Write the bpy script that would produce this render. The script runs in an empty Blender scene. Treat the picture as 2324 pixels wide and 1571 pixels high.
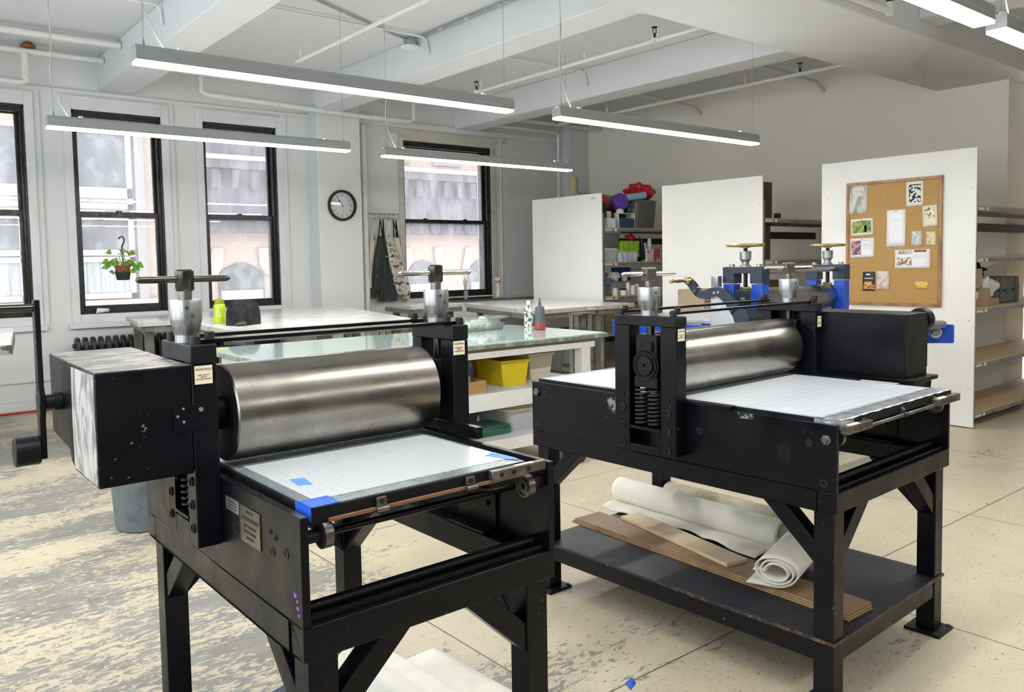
import bpy, bmesh, math, random
from mathutils import Vector, Matrix
random.seed(7)
PI = math.pi
sc = bpy.context.scene
COL = sc.collection
# ---------------------------------------------------------------- camera
cam_d = bpy.data.cameras.new('camera'); cam = bpy.data.objects.new('camera', cam_d); COL.objects.link(cam)
F_PX = 1845.0
cam_d.sensor_width = 36.0; cam_d.sensor_fit = 'HORIZONTAL'
cam_d.lens = 36.0 * F_PX / 2324.0
cam_d.shift_y = -(785.5 - 703.0) / 2324.0
cam_d.clip_start = 0.05; cam_d.clip_end = 200
yaw, pit, rol = math.radians(39.05), math.radians(3.36), math.radians(-0.97)
fw = Vector((math.sin(yaw) * math.cos(pit), math.cos(yaw) * math.cos(pit), -math.sin(pit)))
rt = Vector((math.cos(yaw), -math.sin(yaw), 0)); up = rt.cross(fw)
r2 = rt * math.cos(rol) + up * math.sin(rol); u2 = up * math.cos(rol) - rt * math.sin(rol)
cam.matrix_world = Matrix(((r2.x, u2.x, -fw.x, 0), (r2.y, u2.y, -fw.y, 0), (r2.z, u2.z, -fw.z, 1.53), (0, 0, 0, 1)))
sc.camera = cam
# ---------------------------------------------------------------- daylight, exposure
world = bpy.data.worlds.new('overcast_sky'); sc.world = world; world.use_nodes = True
bg = world.node_tree.nodes['Background']; bg.inputs[0].default_value = (0.86, 0.93, 1.0, 1); bg.inputs[1].default_value = 3.0
sc.view_settings.view_transform = 'Standard'; sc.view_settings.look = 'None'
sc.view_settings.gamma = 1.0; sc.view_settings.use_curve_mapping = False
sc.view_settings.exposure = 0.96
sc.cycles.use_denoising = True
sc.cycles.sample_clamp_indirect = 8.0
LAMP_E, UP_E = 27.0, 9.0
# ---------------------------------------------------------------- materials
def nt(name):
    m = bpy.data.materials.new(name); m.use_nodes = True
    t = m.node_tree; return m, t, t.nodes['Principled BSDF']
def N(t, typ, **kw):
    n = t.nodes.new(typ)
    for k, v in kw.items():
        if k.startswith('i_'): n.inputs[int(k[2:])].default_value = v
        elif k in n.inputs: n.inputs[k].default_value = v
        else: setattr(n, k, v)
    return n
def c4(c): return (c[0], c[1], c[2], 1)
def noise(t, scale, detail=4, stretch=(1, 1, 1), rough=.55, dist=0, coord='Object', shift=(0, 0, 0)):
    tc = N(t, 'ShaderNodeTexCoord'); mp = N(t, 'ShaderNodeMapping')
    mp.inputs['Scale'].default_value = stretch; mp.inputs['Location'].default_value = shift
    t.links.new(tc.outputs[coord], mp.inputs[0])
    n = N(t, 'ShaderNodeTexNoise'); n.inputs['Scale'].default_value = scale; n.inputs['Detail'].default_value = detail
    n.inputs['Roughness'].default_value = rough; n.inputs['Distortion'].default_value = dist
    t.links.new(mp.outputs[0], n.inputs['Vector']); return n.outputs['Fac']
def ramp(t, src, lo, hi, a=0., b=1.):
    r = N(t, 'ShaderNodeMapRange'); r.inputs[1].default_value = lo; r.inputs[2].default_value = hi
    r.inputs[3].default_value = a; r.inputs[4].default_value = b; t.links.new(src, r.inputs[0]); return r.outputs[0]
def mix(t, fac, a, b):
    m = N(t, 'ShaderNodeMix', data_type='RGBA')
    if isinstance(fac, (int, float)): m.inputs[0].default_value = fac
    else: t.links.new(fac, m.inputs[0])
    for s, x in ((6, a), (7, b)):
        if isinstance(x, tuple): m.inputs[s].default_value = c4(x)
        else: t.links.new(x, m.inputs[s])
    return m.outputs[2]
def mth(t, op, a, b=0.):
    m = N(t, 'ShaderNodeMath', operation=op)
    for i, x in enumerate((a, b)):
        if isinstance(x, (int, float)): m.inputs[i].default_value = x
        else: t.links.new(x, m.inputs[i])
    return m.outputs[0]
def bump(t, bs, src, strength, dist=.01):
    b = N(t, 'ShaderNodeBump'); b.inputs['Strength'].default_value = strength; b.inputs['Distance'].default_value = dist
    t.links.new(src, b.inputs['Height']); t.links.new(b.outputs[0], bs.inputs['Normal'])
def mat(name, col, rough=.5, metal=0., col2=None, scale=5., lo=.5, hi=.6, detail=5, stretch=(1, 1, 1), bmp=0., bs=None,
        rvar=0., emit=0., col3=None, s3=60., lo3=.66, hi3=.72, spec=None, coat=0., trans=0., ior=None):
    m, t, b = nt(name)
    b.inputs['Base Color'].default_value = c4(col); b.inputs['Roughness'].default_value = rough; b.inputs['Metallic'].default_value = metal
    if spec is not None: b.inputs['Specular IOR Level'].default_value = spec
    if coat: b.inputs['Coat Weight'].default_value = coat; b.inputs['Coat Roughness'].default_value = .08
    if trans: b.inputs['Transmission Weight'].default_value = trans
    if ior: b.inputs['IOR'].default_value = ior
    c = col
    if col2:
        n = noise(t, scale, detail, stretch); c = mix(t, ramp(t, n, lo, hi), col, col2)
        t.links.new(c, b.inputs['Base Color'])
    if col3:
        n = noise(t, s3, 3, stretch, shift=(3, 1, 2)); c = mix(t, ramp(t, n, lo3, hi3), c, col3)
        t.links.new(c, b.inputs['Base Color'])
    if rvar:
        n = noise(t, scale * 1.7, 4, stretch, shift=(5, 5, 5)); t.links.new(ramp(t, n, .3, .7, max(.02, rough - rvar), rough + rvar), b.inputs['Roughness'])
    if bmp: bump(t, b, noise(t, bs or scale * 4, 4, stretch), bmp)
    if emit: b.inputs['Emission Color'].default_value = c4(col); b.inputs['Emission Strength'].default_value = emit
    return m
M = {}
M['wall_w'] = mat('wall_paint_grey_white', (.66, .67, .66), .55, col2=(.62, .635, .625), scale=1.2, lo=.4, hi=.7, bmp=.25, bs=14)
M['wall_b'] = mat('wall_paint_warm_grey', (.82, .785, .705), .6, col2=(.79, .755, .675), scale=.9, lo=.35, hi=.7, bmp=.2, bs=12, col3=(.73, .70, .64), s3=3, lo3=.68, hi3=.8)
M['ceil'] = mat('ceiling_paint_white', (.66, .675, .685), .6, col2=(.62, .635, .645), scale=.8, lo=.4, hi=.7, bmp=.12, bs=9)
M['trimw'] = mat('trim_paint_white', (.66, .675, .68), .4, col2=(.58, .59, .58), scale=3, lo=.45, hi=.75, bmp=.15, bs=20)
M['old_w'] = mat('aged_window_header_paint', (.56, .54, .47), .5, col2=(.48, .46, .39), scale=4, stretch=(.5, 1, 3), bmp=.2, bs=18)
M['pipe'] = mat('painted_pipe_white', (.68, .68, .66), .4, col2=(.5, .5, .46), scale=9, lo=.6, hi=.75)
M['conduit'] = mat('galvanised_conduit', (.36, .38, .38), .4, .6, col2=(.6, .62, .62), scale=8)
M['rust'] = mat('rusty_iron', (.22, .09, .035), .8, col2=(.1, .04, .02), scale=30)
M['winblack'] = mat('window_black_paint', (.012, .012, .011), .32, rvar=.1, scale=12)
M['black'] = None
def black_paint(name, base=(.0016, .0019, .0035), rough=.33, chips=.66):
    m, t, b = nt(name)
    n1 = noise(t, 3.2, 6, (1, 1, 1)); c = mix(t, ramp(t, n1, .35, .7), base, (base[0] * 2.1, base[1] * 2., base[2] * 1.8))
    n2 = noise(t, 42, 6, (1, 1, 1), rough=.7); n3 = noise(t, 4.5, 2, shift=(9, 2, 4))
    f = mth(t, 'MULTIPLY', ramp(t, n2, chips, chips + .03), ramp(t, n3, .52, .6))
    c = mix(t, f, c, (.36, .36, .33)); t.links.new(c, b.inputs['Base Color'])
    n4 = noise(t, 7, 6, (1, 1, 1), shift=(1, 8, 3)); t.links.new(ramp(t, n4, .3, .7, rough - .09, rough + .14), b.inputs['Roughness'])
    b.inputs['Specular IOR Level'].default_value = .22
    bump(t, b, noise(t, 55, 3), .10, .004); return m
M['black'] = black_paint('black_enamel_worn')
M['black2'] = black_paint('black_enamel_casting', (.0045, .005, .007), .42, .72)
M['bolt'] = mat('black_oxide_bolt', (.022, .022, .024), .42, .55, bmp=.2, bs=300)
M['steel_dk'] = mat('dark_oiled_steel', (.14, .13, .12), .36, .9, col2=(.24, .23, .21), scale=18, rvar=.1)
M['alu'] = mat('cast_aluminium_dial', (.40, .41, .41), .36, .9, col2=(.24, .24, .235), scale=14, lo=.52, hi=.72, rvar=.08, stretch=(1, 1, .4))
M['chrome'] = mat('bright_steel_rod', (.62, .6, .57), .16, 1., rvar=.05, scale=10)
M['gunmetal'] = mat('blackened_steel_rod', (.10, .095, .09), .22, .95, rvar=.06, scale=20)
def steel_roller(name, tint, streak_axis):
    m, t, b = nt(name)
    a = noise(t, 3.2, 2, (3, .55, .55), rough=.4); a2 = noise(t, 70, 3, (1, .35, .35), shift=(4, 4, 4)); a3 = noise(t, 2.2, 3, (1, 1.5, 1.5), shift=(2, 7, 1))
    c = mix(t, ramp(t, a, .3, .7), tint, tuple(x * .72 for x in tint))
    c = mix(t, ramp(t, a3, .4, .75), c, tuple(x * .80 for x in (tint[0], tint[1] * .97, tint[2] * .92)))
    sp = mth(t, 'MULTIPLY', ramp(t, a2, .62, .70), ramp(t, noise(t, 2.5, 2, shift=(0, 3, 3)), .42, .65, 0, .7))
    c = mix(t, sp, c, (.08, .07, .06)); t.links.new(c, b.inputs['Base Color'])
    b.inputs['Metallic'].default_value = 1.
    t.links.new(ramp(t, noise(t, 6, 5, shift=(1, 5, 2)), .3, .7, .24, .34), b.inputs['Roughness']); return m
M['roller'] = steel_roller('worn_steel_roller', (.29, .27, .245), True)
M['roller2'] = steel_roller('brushed_steel_roller', (.40, .38, .35), True)
M['lampgrey'] = mat('lamp_housing_grey', (.30, .315, .31), .45, .1)
M['cable'] = mat('cable_white', (.5, .5, .5), .5)
M['cable_g'] = mat('cable_grey', (.25, .25, .26), .5)
M['led'] = mat('lamp_diffuser', (1., .99, .965), .5, emit=LAMP_E)
M['led_up'] = mat('lamp_uplight', (1., .99, .97), .5, emit=UP_E)
M['white'] = mat('white_laminate', (.74, .745, .73), .3, col2=(.68, .68, .66), scale=2.5, lo=.45, hi=.75, col3=(.35, .35, .34), s3=45, lo3=.70, hi3=.74)
M['tabletop'] = mat('worn_white_table_laminate', (.80, .80, .78), .2, col2=(.76, .755, .735), scale=3, rvar=.06, col3=(.4, .38, .35), s3=40, lo3=.71, hi3=.74)
M['tedge'] = mat('table_edge_pale', (.48, .47, .42), .5, col2=(.25, .23, .2), scale=14, lo=.55, hi=.7)
M['panel'] = mat('white_painted_board', (.80, .795, .765), .5, col2=(.75, .745, .71), scale=1.5, lo=.4, hi=.7, bmp=.08, bs=25)
M['whitewood'] = mat('white_painted_wood', (.78, .78, .76), .42, col2=(.66, .66, .63), scale=5, lo=.5, hi=.75, bmp=.12, bs=15, col3=(.3, .3, .28), s3=35, lo3=.7, hi3=.73)
M['greysteel'] = mat('grey_painted_steel', (.20, .205, .19), .42, .3, col2=(.14, .14, .13), scale=6)
M['shelfsteel'] = mat('shelving_grey_steel', (.27, .29, .30), .42, .35, col2=(.18, .19, .20), scale=7)
M['shelfblack'] = mat('shelving_black_brace', (.012, .012, .014), .5)
M['particle'] = mat('particle_board', (.60, .44, .26), .7, col2=(.50, .36, .21), scale=30, detail=6)
M['card'] = mat('cardboard', (.36, .27, .18), .8, col2=(.31, .23, .15), scale=4)
M['card_d'] = mat('dark_brown_card', (.10, .06, .035), .8)
M['greencopper'] = mat('aged_edge_metal', (.17, .20, .17), .6, col2=(.36, .38, .33), scale=16, lo=.45, hi=.65, detail=8, bmp=.3, bs=40)
M['felt'] = mat('press_felt_offwhite', (.84, .81, .71), .95, col2=(.76, .735, .645), scale=4, bmp=.25, bs=160)
M['felt2'] = mat('press_felt_cream', (.72, .66, .50), .95, col2=(.62, .56, .42), scale=12, stretch=(1, 1, 4), bmp=.3, bs=120)
M['ply'] = mat('brown_board_face', (.27, .165, .09), .5, col2=(.21, .125, .07), scale=6, stretch=(1, .2, 1))
M['plyedge'] = mat('brown_board_edge', (.42, .27, .13), .7, col2=(.2, .11, .05), scale=60, stretch=(.2, .2, 6))
M['pine'] = mat('pine_plank', (.66, .52, .33), .55, col2=(.56, .42, .25), scale=7, stretch=(1, .15, 1))
M['oak'] = mat('oak_frame', (.36, .185, .075), .4, col2=(.24, .11, .04), scale=14, stretch=(1, 1, .2))
M['cork'] = mat('cork', (.47, .285, .10), .85, col2=(.37, .215, .07), scale=90, detail=6, lo=.45, hi=.65, bmp=.3, bs=200)
M['blueblack'] = mat('navy_enamel', (.014, .022, .045), .35, rvar=.08, scale=6)
M['blue'] = mat('bright_blue_enamel', (.006, .06, .42), .3, rvar=.06)
M['brass'] = mat('polished_brass', (.74, .60, .22), .2, 1.)
M['bronze'] = mat('bronze_wheel', (.42, .31, .13), .4, .9)
M['silver'] = mat('sheet_aluminium', (.55, .56, .57), .32, .9, col2=(.45, .46, .47), scale=4, rvar=.06)
M['paper'] = mat('paper_white', (.80, .80, .82), .7)
M['paper_c'] = mat('paper_cream', (.76, .70, .54), .7)
M['ink'] = mat('ink_black', (.02, .02, .02), .7)
M['redink'] = mat('ink_dark_red', (.22, .03, .02), .6)
M['label'] = mat('label_aged_cream', (.72, .67, .50), .6, col2=(.55, .45, .3), scale=60, lo=.6, hi=.7)
M['tape_b'] = mat('blue_masking_tape', (.012, .10, .62), .55)
M['tape_b2'] = mat('pale_blue_tape', (.10, .27, .72), .6)
M['tape_g'] = mat('silver_duct_tape', (.50, .52, .56), .3, .7, col2=(.3, .31, .34), scale=18, lo=.45, hi=.6, bmp=.8, bs=25)
M['rubber'] = mat('black_rubber', (.01, .01, .01), .6)
M['plastic_g'] = mat('dark_grey_plastic', (.06, .065, .07), .5)
M['can'] = mat('grey_bin_plastic', (.12, .14, .15), .55, col2=(.09, .10, .11), scale=8)
M['yellow'] = mat('yellow_plastic', (.72, .56, .01), .35)
M['cream'] = mat('cream_plastic', (.72, .67, .52), .45)
M['green_m'] = mat('green_enamel_box', (.025, .13, .085), .35)
M['red'] = mat('red_plastic_bag', (.55, .012, .02), .35, bmp=.4, bs=12)
M['radiator'] = mat('radiator_black_iron', (.022, .021, .022), .38, .3, col2=(.05, .05, .055), scale=6)
M['leaf'] = mat('leaf_green', (.14, .36, .035), .45, col2=(.34, .52, .08), scale=30)
M['terra'] = mat('terracotta_pot', (.26, .07, .035), .7)
M['potblack'] = mat('black_plastic_pot', (.012, .012, .012), .35)
M['denim'] = mat('black_fabric', (.006, .006, .009), .9, col2=(.018, .018, .021), scale=18, bmp=.5, bs=40)
M['wire'] = mat('wire_grey', (.3, .31, .31), .4, .7)
M['redhose'] = mat('red_cable', (.5, .03, .02), .5)
M['wood_l'] = mat('light_wood_box', (.50, .30, .12), .55, col2=(.42, .24, .09), scale=9, stretch=(.3, 1, 1))
M['greylight'] = mat('grey_cotton_cloth', (.42, .42, .42), .9, col2=(.12, .13, .16), scale=9, lo=.5, hi=.55)
def apron_mat(name, base, spl, amt, cols):
    m, t, b = nt(name); c = base
    for i, cc in enumerate(cols):
        n = noise(t, 10 + 3 * i, 5, (1, 1, 2.2), shift=(i * 3., i, 2)); c = mix(t, ramp(t, n, amt + .035 * i, amt + .035 * i + .03), c, cc)
    t.links.new(c, b.inputs['Base Color']) if not isinstance(c, tuple) else None
    b.inputs['Roughness'].default_value = .95; bump(t, b, noise(t, 6, 3, (4, 4, .6)), .5, .02); return m
M['apron_c'] = apron_mat('paint_stained_canvas', (.56, .52, .41), .6, .55, [(.05, .05, .05), (.20, .20, .19), (.40, .10, .09)])
M['apron_p'] = apron_mat('plain_canvas', (.62, .56, .43), .6, .68, [(.3, .25, .2)])
M['apron_g'] = apron_mat('charcoal_canvas', (.035, .037, .04), .6, .66, [(.5, .5, .5), (.3, .08, .08)])
M['apron_k'] = apron_mat('black_canvas', (.012, .014, .015), .6, .68, [(.2, .3, .25)])
def glassy(name, tint=(1, 1, 1), rough=.0, haze=.0, hz=(.8, .8, .8), ior=1.45, hn=0.):
    m = bpy.data.materials.new(name); m.use_nodes = True; t = m.node_tree; t.nodes.clear()
    out = N(t, 'ShaderNodeOutputMaterial'); tr = N(t, 'ShaderNodeBsdfTransparent'); tr.inputs[0].default_value = c4(tint)
    gl = N(t, 'ShaderNodeBsdfGlossy'); gl.inputs['Roughness'].default_value = rough; fr = N(t, 'ShaderNodeFresnel'); fr.inputs[0].default_value = ior
    m1 = N(t, 'ShaderNodeMixShader'); t.links.new(fr.outputs[0], m1.inputs[0]); t.links.new(tr.outputs[0], m1.inputs[1]); t.links.new(gl.outputs[0], m1.inputs[2])
    df = N(t, 'ShaderNodeBsdfTranslucent') if hn < 0 else N(t, 'ShaderNodeBsdfDiffuse'); df.inputs[0].default_value = c4(hz)
    m2 = N(t, 'ShaderNodeMixShader'); m2.inputs[0].default_value = haze
    if hn:
        n = noise(t, 7, 6, (1, 1, .35)); t.links.new(ramp(t, n, .4, .75, max(0, haze - abs(hn)), haze + abs(hn)), m2.inputs[0])
    t.links.new(m1.outputs[0], m2.inputs[1]); t.links.new(df.outputs[0], m2.inputs[2]); t.links.new(m2.outputs[0], out.inputs[0]); return m
M['pane'] = glassy('dusty_window_glass', (.96, .97, .97), 0., .24, (.95, .95, 1.), hn=-.10)
M['clearplastic'] = glassy('clear_plastic', (.95, .97, .97), .08, .10, (.8, .84, .84))
M['frost'] = glassy('frosted_plastic', (.85, .87, .88), .2, .72, (.66, .69, .70))
M['clockglass'] = glassy('clock_glass', (1, 1, 1), 0., 0.)
M['slabglass'] = None
m, t, b = nt('pale_green_glass_slab'); M['slabglass'] = m
b.inputs['Base Color'].default_value = (.52, .66, .63, 1); b.inputs['Roughness'].default_value = .07; b.inputs['Coat Weight'].default_value = .6
M['counter'] = mat('black_glass_counter', (.05, .07, .065), .06, spec=.8)
# ---------------------------------------------------------------- mesh helper
class G:
    def __init__(s): s.v = []; s.f = []
    def add(s, vs, fs):
        o = len(s.v); s.v += [tuple(v) for v in vs]; s.f += [tuple(i + o for i in f) for f in fs]; return s
    def box(s, x0, x1, y0, y1, z0, z1):
        return s.add([(x0, y0, z0), (x1, y0, z0), (x1, y1, z0), (x0, y1, z0), (x0, y0, z1), (x1, y0, z1), (x1, y1, z1), (x0, y1, z1)],
                     [(0, 3, 2, 1), (4, 5, 6, 7), (0, 1, 5, 4), (1, 2, 6, 5), (2, 3, 7, 6), (3, 0, 4, 7)])
    def prism(s, poly, axis, lo, hi):
        n = len(poly)
        def P(p, h): return {'x': (h, p[0], p[1]), 'y': (p[0], h, p[1]), 'z': (p[0], p[1], h)}[axis]
        vs = [P(p, lo) for p in poly] + [P(p, hi) for p in poly]
        return s.add(vs, [tuple(range(n)), tuple(range(n, 2 * n))[::-1]] + [(i, (i + 1) % n, n + (i + 1) % n, n + i) for i in range(n)])
    def frame(s, u, w, d): pass
    def cyl(s, p0, p1, r0, r1=None, n=24, ring=0):
        p0, p1 = Vector(p0), Vector(p1); r1 = r0 if r1 is None else r1
        return s.loft([p0, p1], [r0, r1], n)
    def loft(s, pts, rs, n=16, caps=True, closed=False):
        pts = [Vector(p) for p in pts]; k = len(pts); rings = []
        tang = []
        for i in range(k):
            a = pts[max(i - 1, 0)]; b_ = pts[min(i + 1, k - 1)]; d = (b_ - a)
            tang.append(d.normalized() if d.length > 1e-9 else Vector((0, 0, 1)))
        ref = Vector((0, 0, 1)) if abs(tang[0].z) < .9 else Vector((1, 0, 0))
        x = tang[0].cross(ref).normalized()
        base = len(s.v)
        for i in range(k):
            x = (x - tang[i] * x.dot(tang[i])).normalized(); y = tang[i].cross(x)
            r = rs[i] if hasattr(rs, '__len__') else rs
            for j in range(n):
                a = 2 * PI * j / n; s.v.append(tuple(pts[i] + x * (r * math.cos(a)) + y * (r * math.sin(a))))
        for i in range(k - 1):
            for j in range(n):
                s.f.append((base + i * n + j, base + i * n + (j + 1) % n, base + (i + 1) * n + (j + 1) % n, base + (i + 1) * n + j))
        if caps:
            s.f.append(tuple(base + j for j in range(n))[::-1]); s.f.append(tuple(base + (k - 1) * n + j for j in range(n)))
        return s
    def tube(s, pts, r, n=8): return s.loft(pts, r, n)
    def lathe(s, prof, o=(0, 0, 0), axis=(0, 0, 1), n=28):
        o = Vector(o); ax = Vector(axis).normalized(); ref = Vector((1, 0, 0)) if abs(ax.x) < .9 else Vector((0, 1, 0))
        x = (ref - ax * ref.dot(ax)).normalized(); y = ax.cross(x); base = len(s.v); k = len(prof)
        for r, h in prof:
            for j in range(n):
                a = 2 * PI * j / n; s.v.append(tuple(o + ax * h + (x * math.cos(a) + y * math.sin(a)) * max(r, 1e-5)))
        for i in range(k - 1):
            for j in range(n):
                s.f.append((base + i * n + j, base + i * n + (j + 1) % n, base + (i + 1) * n + (j + 1) % n, base + (i + 1) * n + j))
        s.f.append(tuple(base + j for j in range(n))[::-1]); s.f.append(tuple(base + (k - 1) * n + j for j in range(n)))
        return s
    def ball(s, c, r, n=12, sq=(1, 1, 1)):
        k = n // 2; prof = [(r * math.sin(PI * i / k), -r * math.cos(PI * i / k)) for i in range(k + 1)]
        b0 = len(s.v); s.lathe(prof, (0, 0, 0), (0, 0, 1), n)
        for i in range(b0, len(s.v)): v = s.v[i]; s.v[i] = (c[0] + v[0] * sq[0], c[1] + v[1] * sq[1], c[2] + v[2] * sq[2])
        return s
    def quad(s, a, b, c, d): return s.add([a, b, c, d], [(0, 1, 2, 3)])
    def grid(s, fn, nu, nv):
        base = len(s.v)
        for i in range(nu + 1):
            for j in range(nv + 1): s.v.append(tuple(fn(i / nu, j / nv)))
        for i in range(nu):
            for j in range(nv):
                a = base + i * (nv + 1) + j; s.f.append((a, a + 1, a + nv + 2, a + nv + 1))
        return s
    def xf(s, fn, start=0):
        for i in range(start, len(s.v)): s.v[i] = tuple(fn(Vector(s.v[i])))
        return s
    def build(s, name, material, parent=None, bev=0., loc=None, solid=0., sharp=38, sub=0, rz=0.):
        me = bpy.data.meshes.new(name); me.from_pydata(s.v, [], s.f)
        bm = bmesh.new(); bm.from_mesh(me); bmesh.ops.remove_doubles(bm, verts=bm.verts, dist=1e-6)
        bmesh.ops.recalc_face_normals(bm, faces=bm.faces)
        for f in bm.faces: f.smooth = True
        bm.to_mesh(me); bm.free()
        me.set_sharp_from_angle(angle=math.radians(sharp))
        me.materials.append(material)
        o = bpy.data.objects.new(name, me); COL.objects.link(o)
        if parent: o.parent = parent
        if loc: o.location = loc
        if rz: o.rotation_euler.z = rz
        if solid: md = o.modifiers.new('solid', 'SOLIDIFY'); md.thickness = solid; md.offset = 0
        if sub: md = o.modifiers.new('sub', 'SUBSURF'); md.levels = sub; md.render_levels = sub
        if bev:
            md = o.modifiers.new('bev', 'BEVEL'); md.width = bev; md.segments = 2; md.limit_method = 'ANGLE'; md.angle_limit = math.radians(50); md.harden_normals = False
        return o
def tag(o, label=None, cat=None, group=None, kind=None):
    if label: o['label'] = label
    if cat: o['category'] = cat
    if group: o['group'] = group
    if kind: o['kind'] = kind
    return o
def struct(o): o['kind'] = 'structure'; return o
def empty(name, loc=(0, 0, 0), rz=0., label=None, cat=None, group=None, kind=None):
    o = bpy.data.objects.new(name, None); COL.objects.link(o); o.location = loc; o.rotation_euler.z = rz; o.empty_display_size = .1
    return tag(o, label, cat, group, kind)
def copy_tree(o, parent=None):
    c = o.copy(); COL.objects.link(c)
    if parent: c.parent = parent
    for ch in [x for x in bpy.data.objects if x.parent == o]: copy_tree(ch, c)
    return c
def text(body, size, material, parent, loc, rot, name='lettering', depth=.0004, sx=1., align='CENTER'):
    cu = bpy.data.curves.new(name, 'FONT'); cu.body = body; cu.size = size; cu.extrude = depth; cu.align_x = align; cu.align_y = 'CENTER'; cu.resolution_u = 3
    cu.space_line = .95
    tmp = bpy.data.objects.new(name, cu); COL.objects.link(tmp)
    bpy.context.view_layer.update()
    me = bpy.data.meshes.new_from_object(tmp.evaluated_get(bpy.context.evaluated_depsgraph_get()))
    bpy.data.objects.remove(tmp); me.materials.clear(); me.materials.append(material)
    o = bpy.data.objects.new(name, me); COL.objects.link(o); o.parent = parent; o.location = loc; o.rotation_euler = rot; o.scale = (sx, 1, 1)
    return o
ROT_NY = (PI / 2, 0, 0)                    # reads from the -Y side
ROT_NX = (PI / 2, 0, -PI / 2)              # reads from the -X side
# ================================================================ the room
XL, XR, YF, YB, ZC = -2.3, 9.715, -3.0, 10.06, 3.88
def floor_mat():
    m, t, b = nt('worn_painted_concrete')
    tc = N(t, 'ShaderNodeTexCoord'); sep = N(t, 'ShaderNodeSeparateXYZ'); t.links.new(tc.outputs['Object'], sep.inputs[0])
    base = mix(t, ramp(t, noise(t, 1.1, 4), .35, .7), (.53, .46, .325), (.57, .50, .365))
    base = mix(t, ramp(t, noise(t, .7, 3, shift=(3, 0, 0)), .5, .75), base, (.46, .41, .30))
    # peeled paint: heavier near the window side on the left
    wear = ramp(t, sep.outputs[0], 1.45, 2.5, .040, -.080)
    big = noise(t, 1.05, 4, (.55, 1.7, 1), shift=(1.7, .6, 0)); fine = noise(t, 26, 9, (.6, 1.35, 1), rough=.75, dist=.6)
    h = mth(t, 'ADD', mth(t, 'ADD', mth(t, 'MULTIPLY', big, .56), mth(t, 'MULTIPLY', fine, .56)), wear)
    peel = ramp(t, h, .602, .612)
    grey = mix(t, ramp(t, noise(t, 5, 4, shift=(6, 6, 0)), .4, .65), (.20, .195, .175), (.26, .255, .225))
    grey = mix(t, ramp(t, noise(t, 1.3, 3, shift=(9, 9, 0)), .62, .7), grey, (.15, .18, .20))
    c = mix(t, peel, base, grey)
    sc1 = ramp(t, noise(t, 34, 7, (.7, 1.5, 1), rough=.8, dist=1.6, shift=(2, 2, 0)), .545, .61)
    c = mix(t, mth(t, 'MULTIPLY', sc1, ramp(t, noise(t, 2.3, 4, shift=(5, 1, 0)), .38, .62, .10, .75)), c, (.24, .215, .165))
    sp = ramp(t, noise(t, 46, 3, (.6, 1.5, 1), shift=(7, 2, 0)), .655, .68); c = mix(t, mth(t, 'MULTIPLY', sp, .8), c, (.14, .13, .11))
    st = ramp(t, noise(t, 13, 2, (.8, 1.6, 1), shift=(4, 4, 0)), .715, .74); c = mix(t, mth(t, 'MULTIPLY', st, .7), c, (.16, .15, .125))
    sm_ = ramp(t, noise(t, 1.8, 5, shift=(8, 3, 0)), .52, .75); c = mix(t, mth(t, 'MULTIPLY', sm_, .35), c, (.30, .275, .22))
    br = N(t, 'ShaderNodeTexBrick'); mp = N(t, 'ShaderNodeMapping'); t.links.new(tc.outputs['Object'], mp.inputs[0])
    mp.inputs['Location'].default_value = (-1.84, -1.97, 0); t.links.new(mp.outputs[0], br.inputs['Vector'])
    br.offset = 0; br.inputs['Scale'].default_value = 1; br.inputs['Brick Width'].default_value = 1.6; br.inputs['Row Height'].default_value = 2.12
    br.inputs['Mortar Size'].default_value = .0042; br.inputs['Mortar Smooth'].default_value = .3
    c = mix(t, br.outputs['Fac'], c, (.11, .095, .07))
    t.links.new(c, b.inputs['Base Color'])
    t.links.new(mth(t, 'ADD', ramp(t, noise(t, 6, 4), .3, .7, .34, .5), mth(t, 'MULTIPLY', peel, .08)), b.inputs['Roughness'])
    hb = mth(t, 'SUBTRACT', mth(t, 'SUBTRACT', 1., mth(t, 'MULTIPLY', peel, .5)), br.outputs['Fac'])
    bump(t, b, hb, .35, .003); return m
struct(G().box(XL, 12, YF, YB + .4, -.1, 0).build('floor', floor_mat()))
struct(G().box(XL, 12, YF, YB + .4, ZC, ZC + .15).build('ceiling', M['ceil']))
g = G(); y_ = YF; FILL_WIN = [(-1.9, -.3), (.3, 1.9), (2.5, 4.1), (4.7, 6.3), (6.9, 8.5)]  # unseen window openings, added so daylight fills towards the right wall
for a, b_ in FILL_WIN: g.box(XL - .3, XL, y_, a, 0, ZC).box(XL - .3, XL, a, b_, 0, 1.0).box(XL - .3, XL, a, b_, 3.3, ZC); y_ = b_
g.box(XL - .3, XL, y_, YB + .4, 0, ZC)
struct(g.build('wall_left', M['wall_w']))
for i, (a, b_) in enumerate(FILL_WIN):
    w = struct(empty('window_%d' % (i + 8), (0, 0, 0)))
    G().box(XL - .2, XL - .1, a, a + .06, 1.0, 3.3).box(XL - .2, XL - .1, b_ - .06, b_, 1.0, 3.3).box(XL - .2, XL - .1, a, b_, 1.0, 1.06).box(XL - .2, XL - .1, a, b_, 3.24, 3.3).box(XL - .2, XL - .1, a, b_, 2.1, 2.16).build('frame', M['winblack'], w)
struct(G().box(XL, 12, YF - .2, YF, 0, ZC).build('wall_front', mat('wall_dark_for_reflections', (.12, .12, .12), .8)))  # unseen wall, darkened so the black presses reflect less light
g = G(); g.box(XR, XR + .5, 3.46, YB + .4, 0, ZC); g.box(11.0, 11.2, YF, 3.46, 0, ZC)
struct(g.build('wall_right', M['wall_b']))
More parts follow.
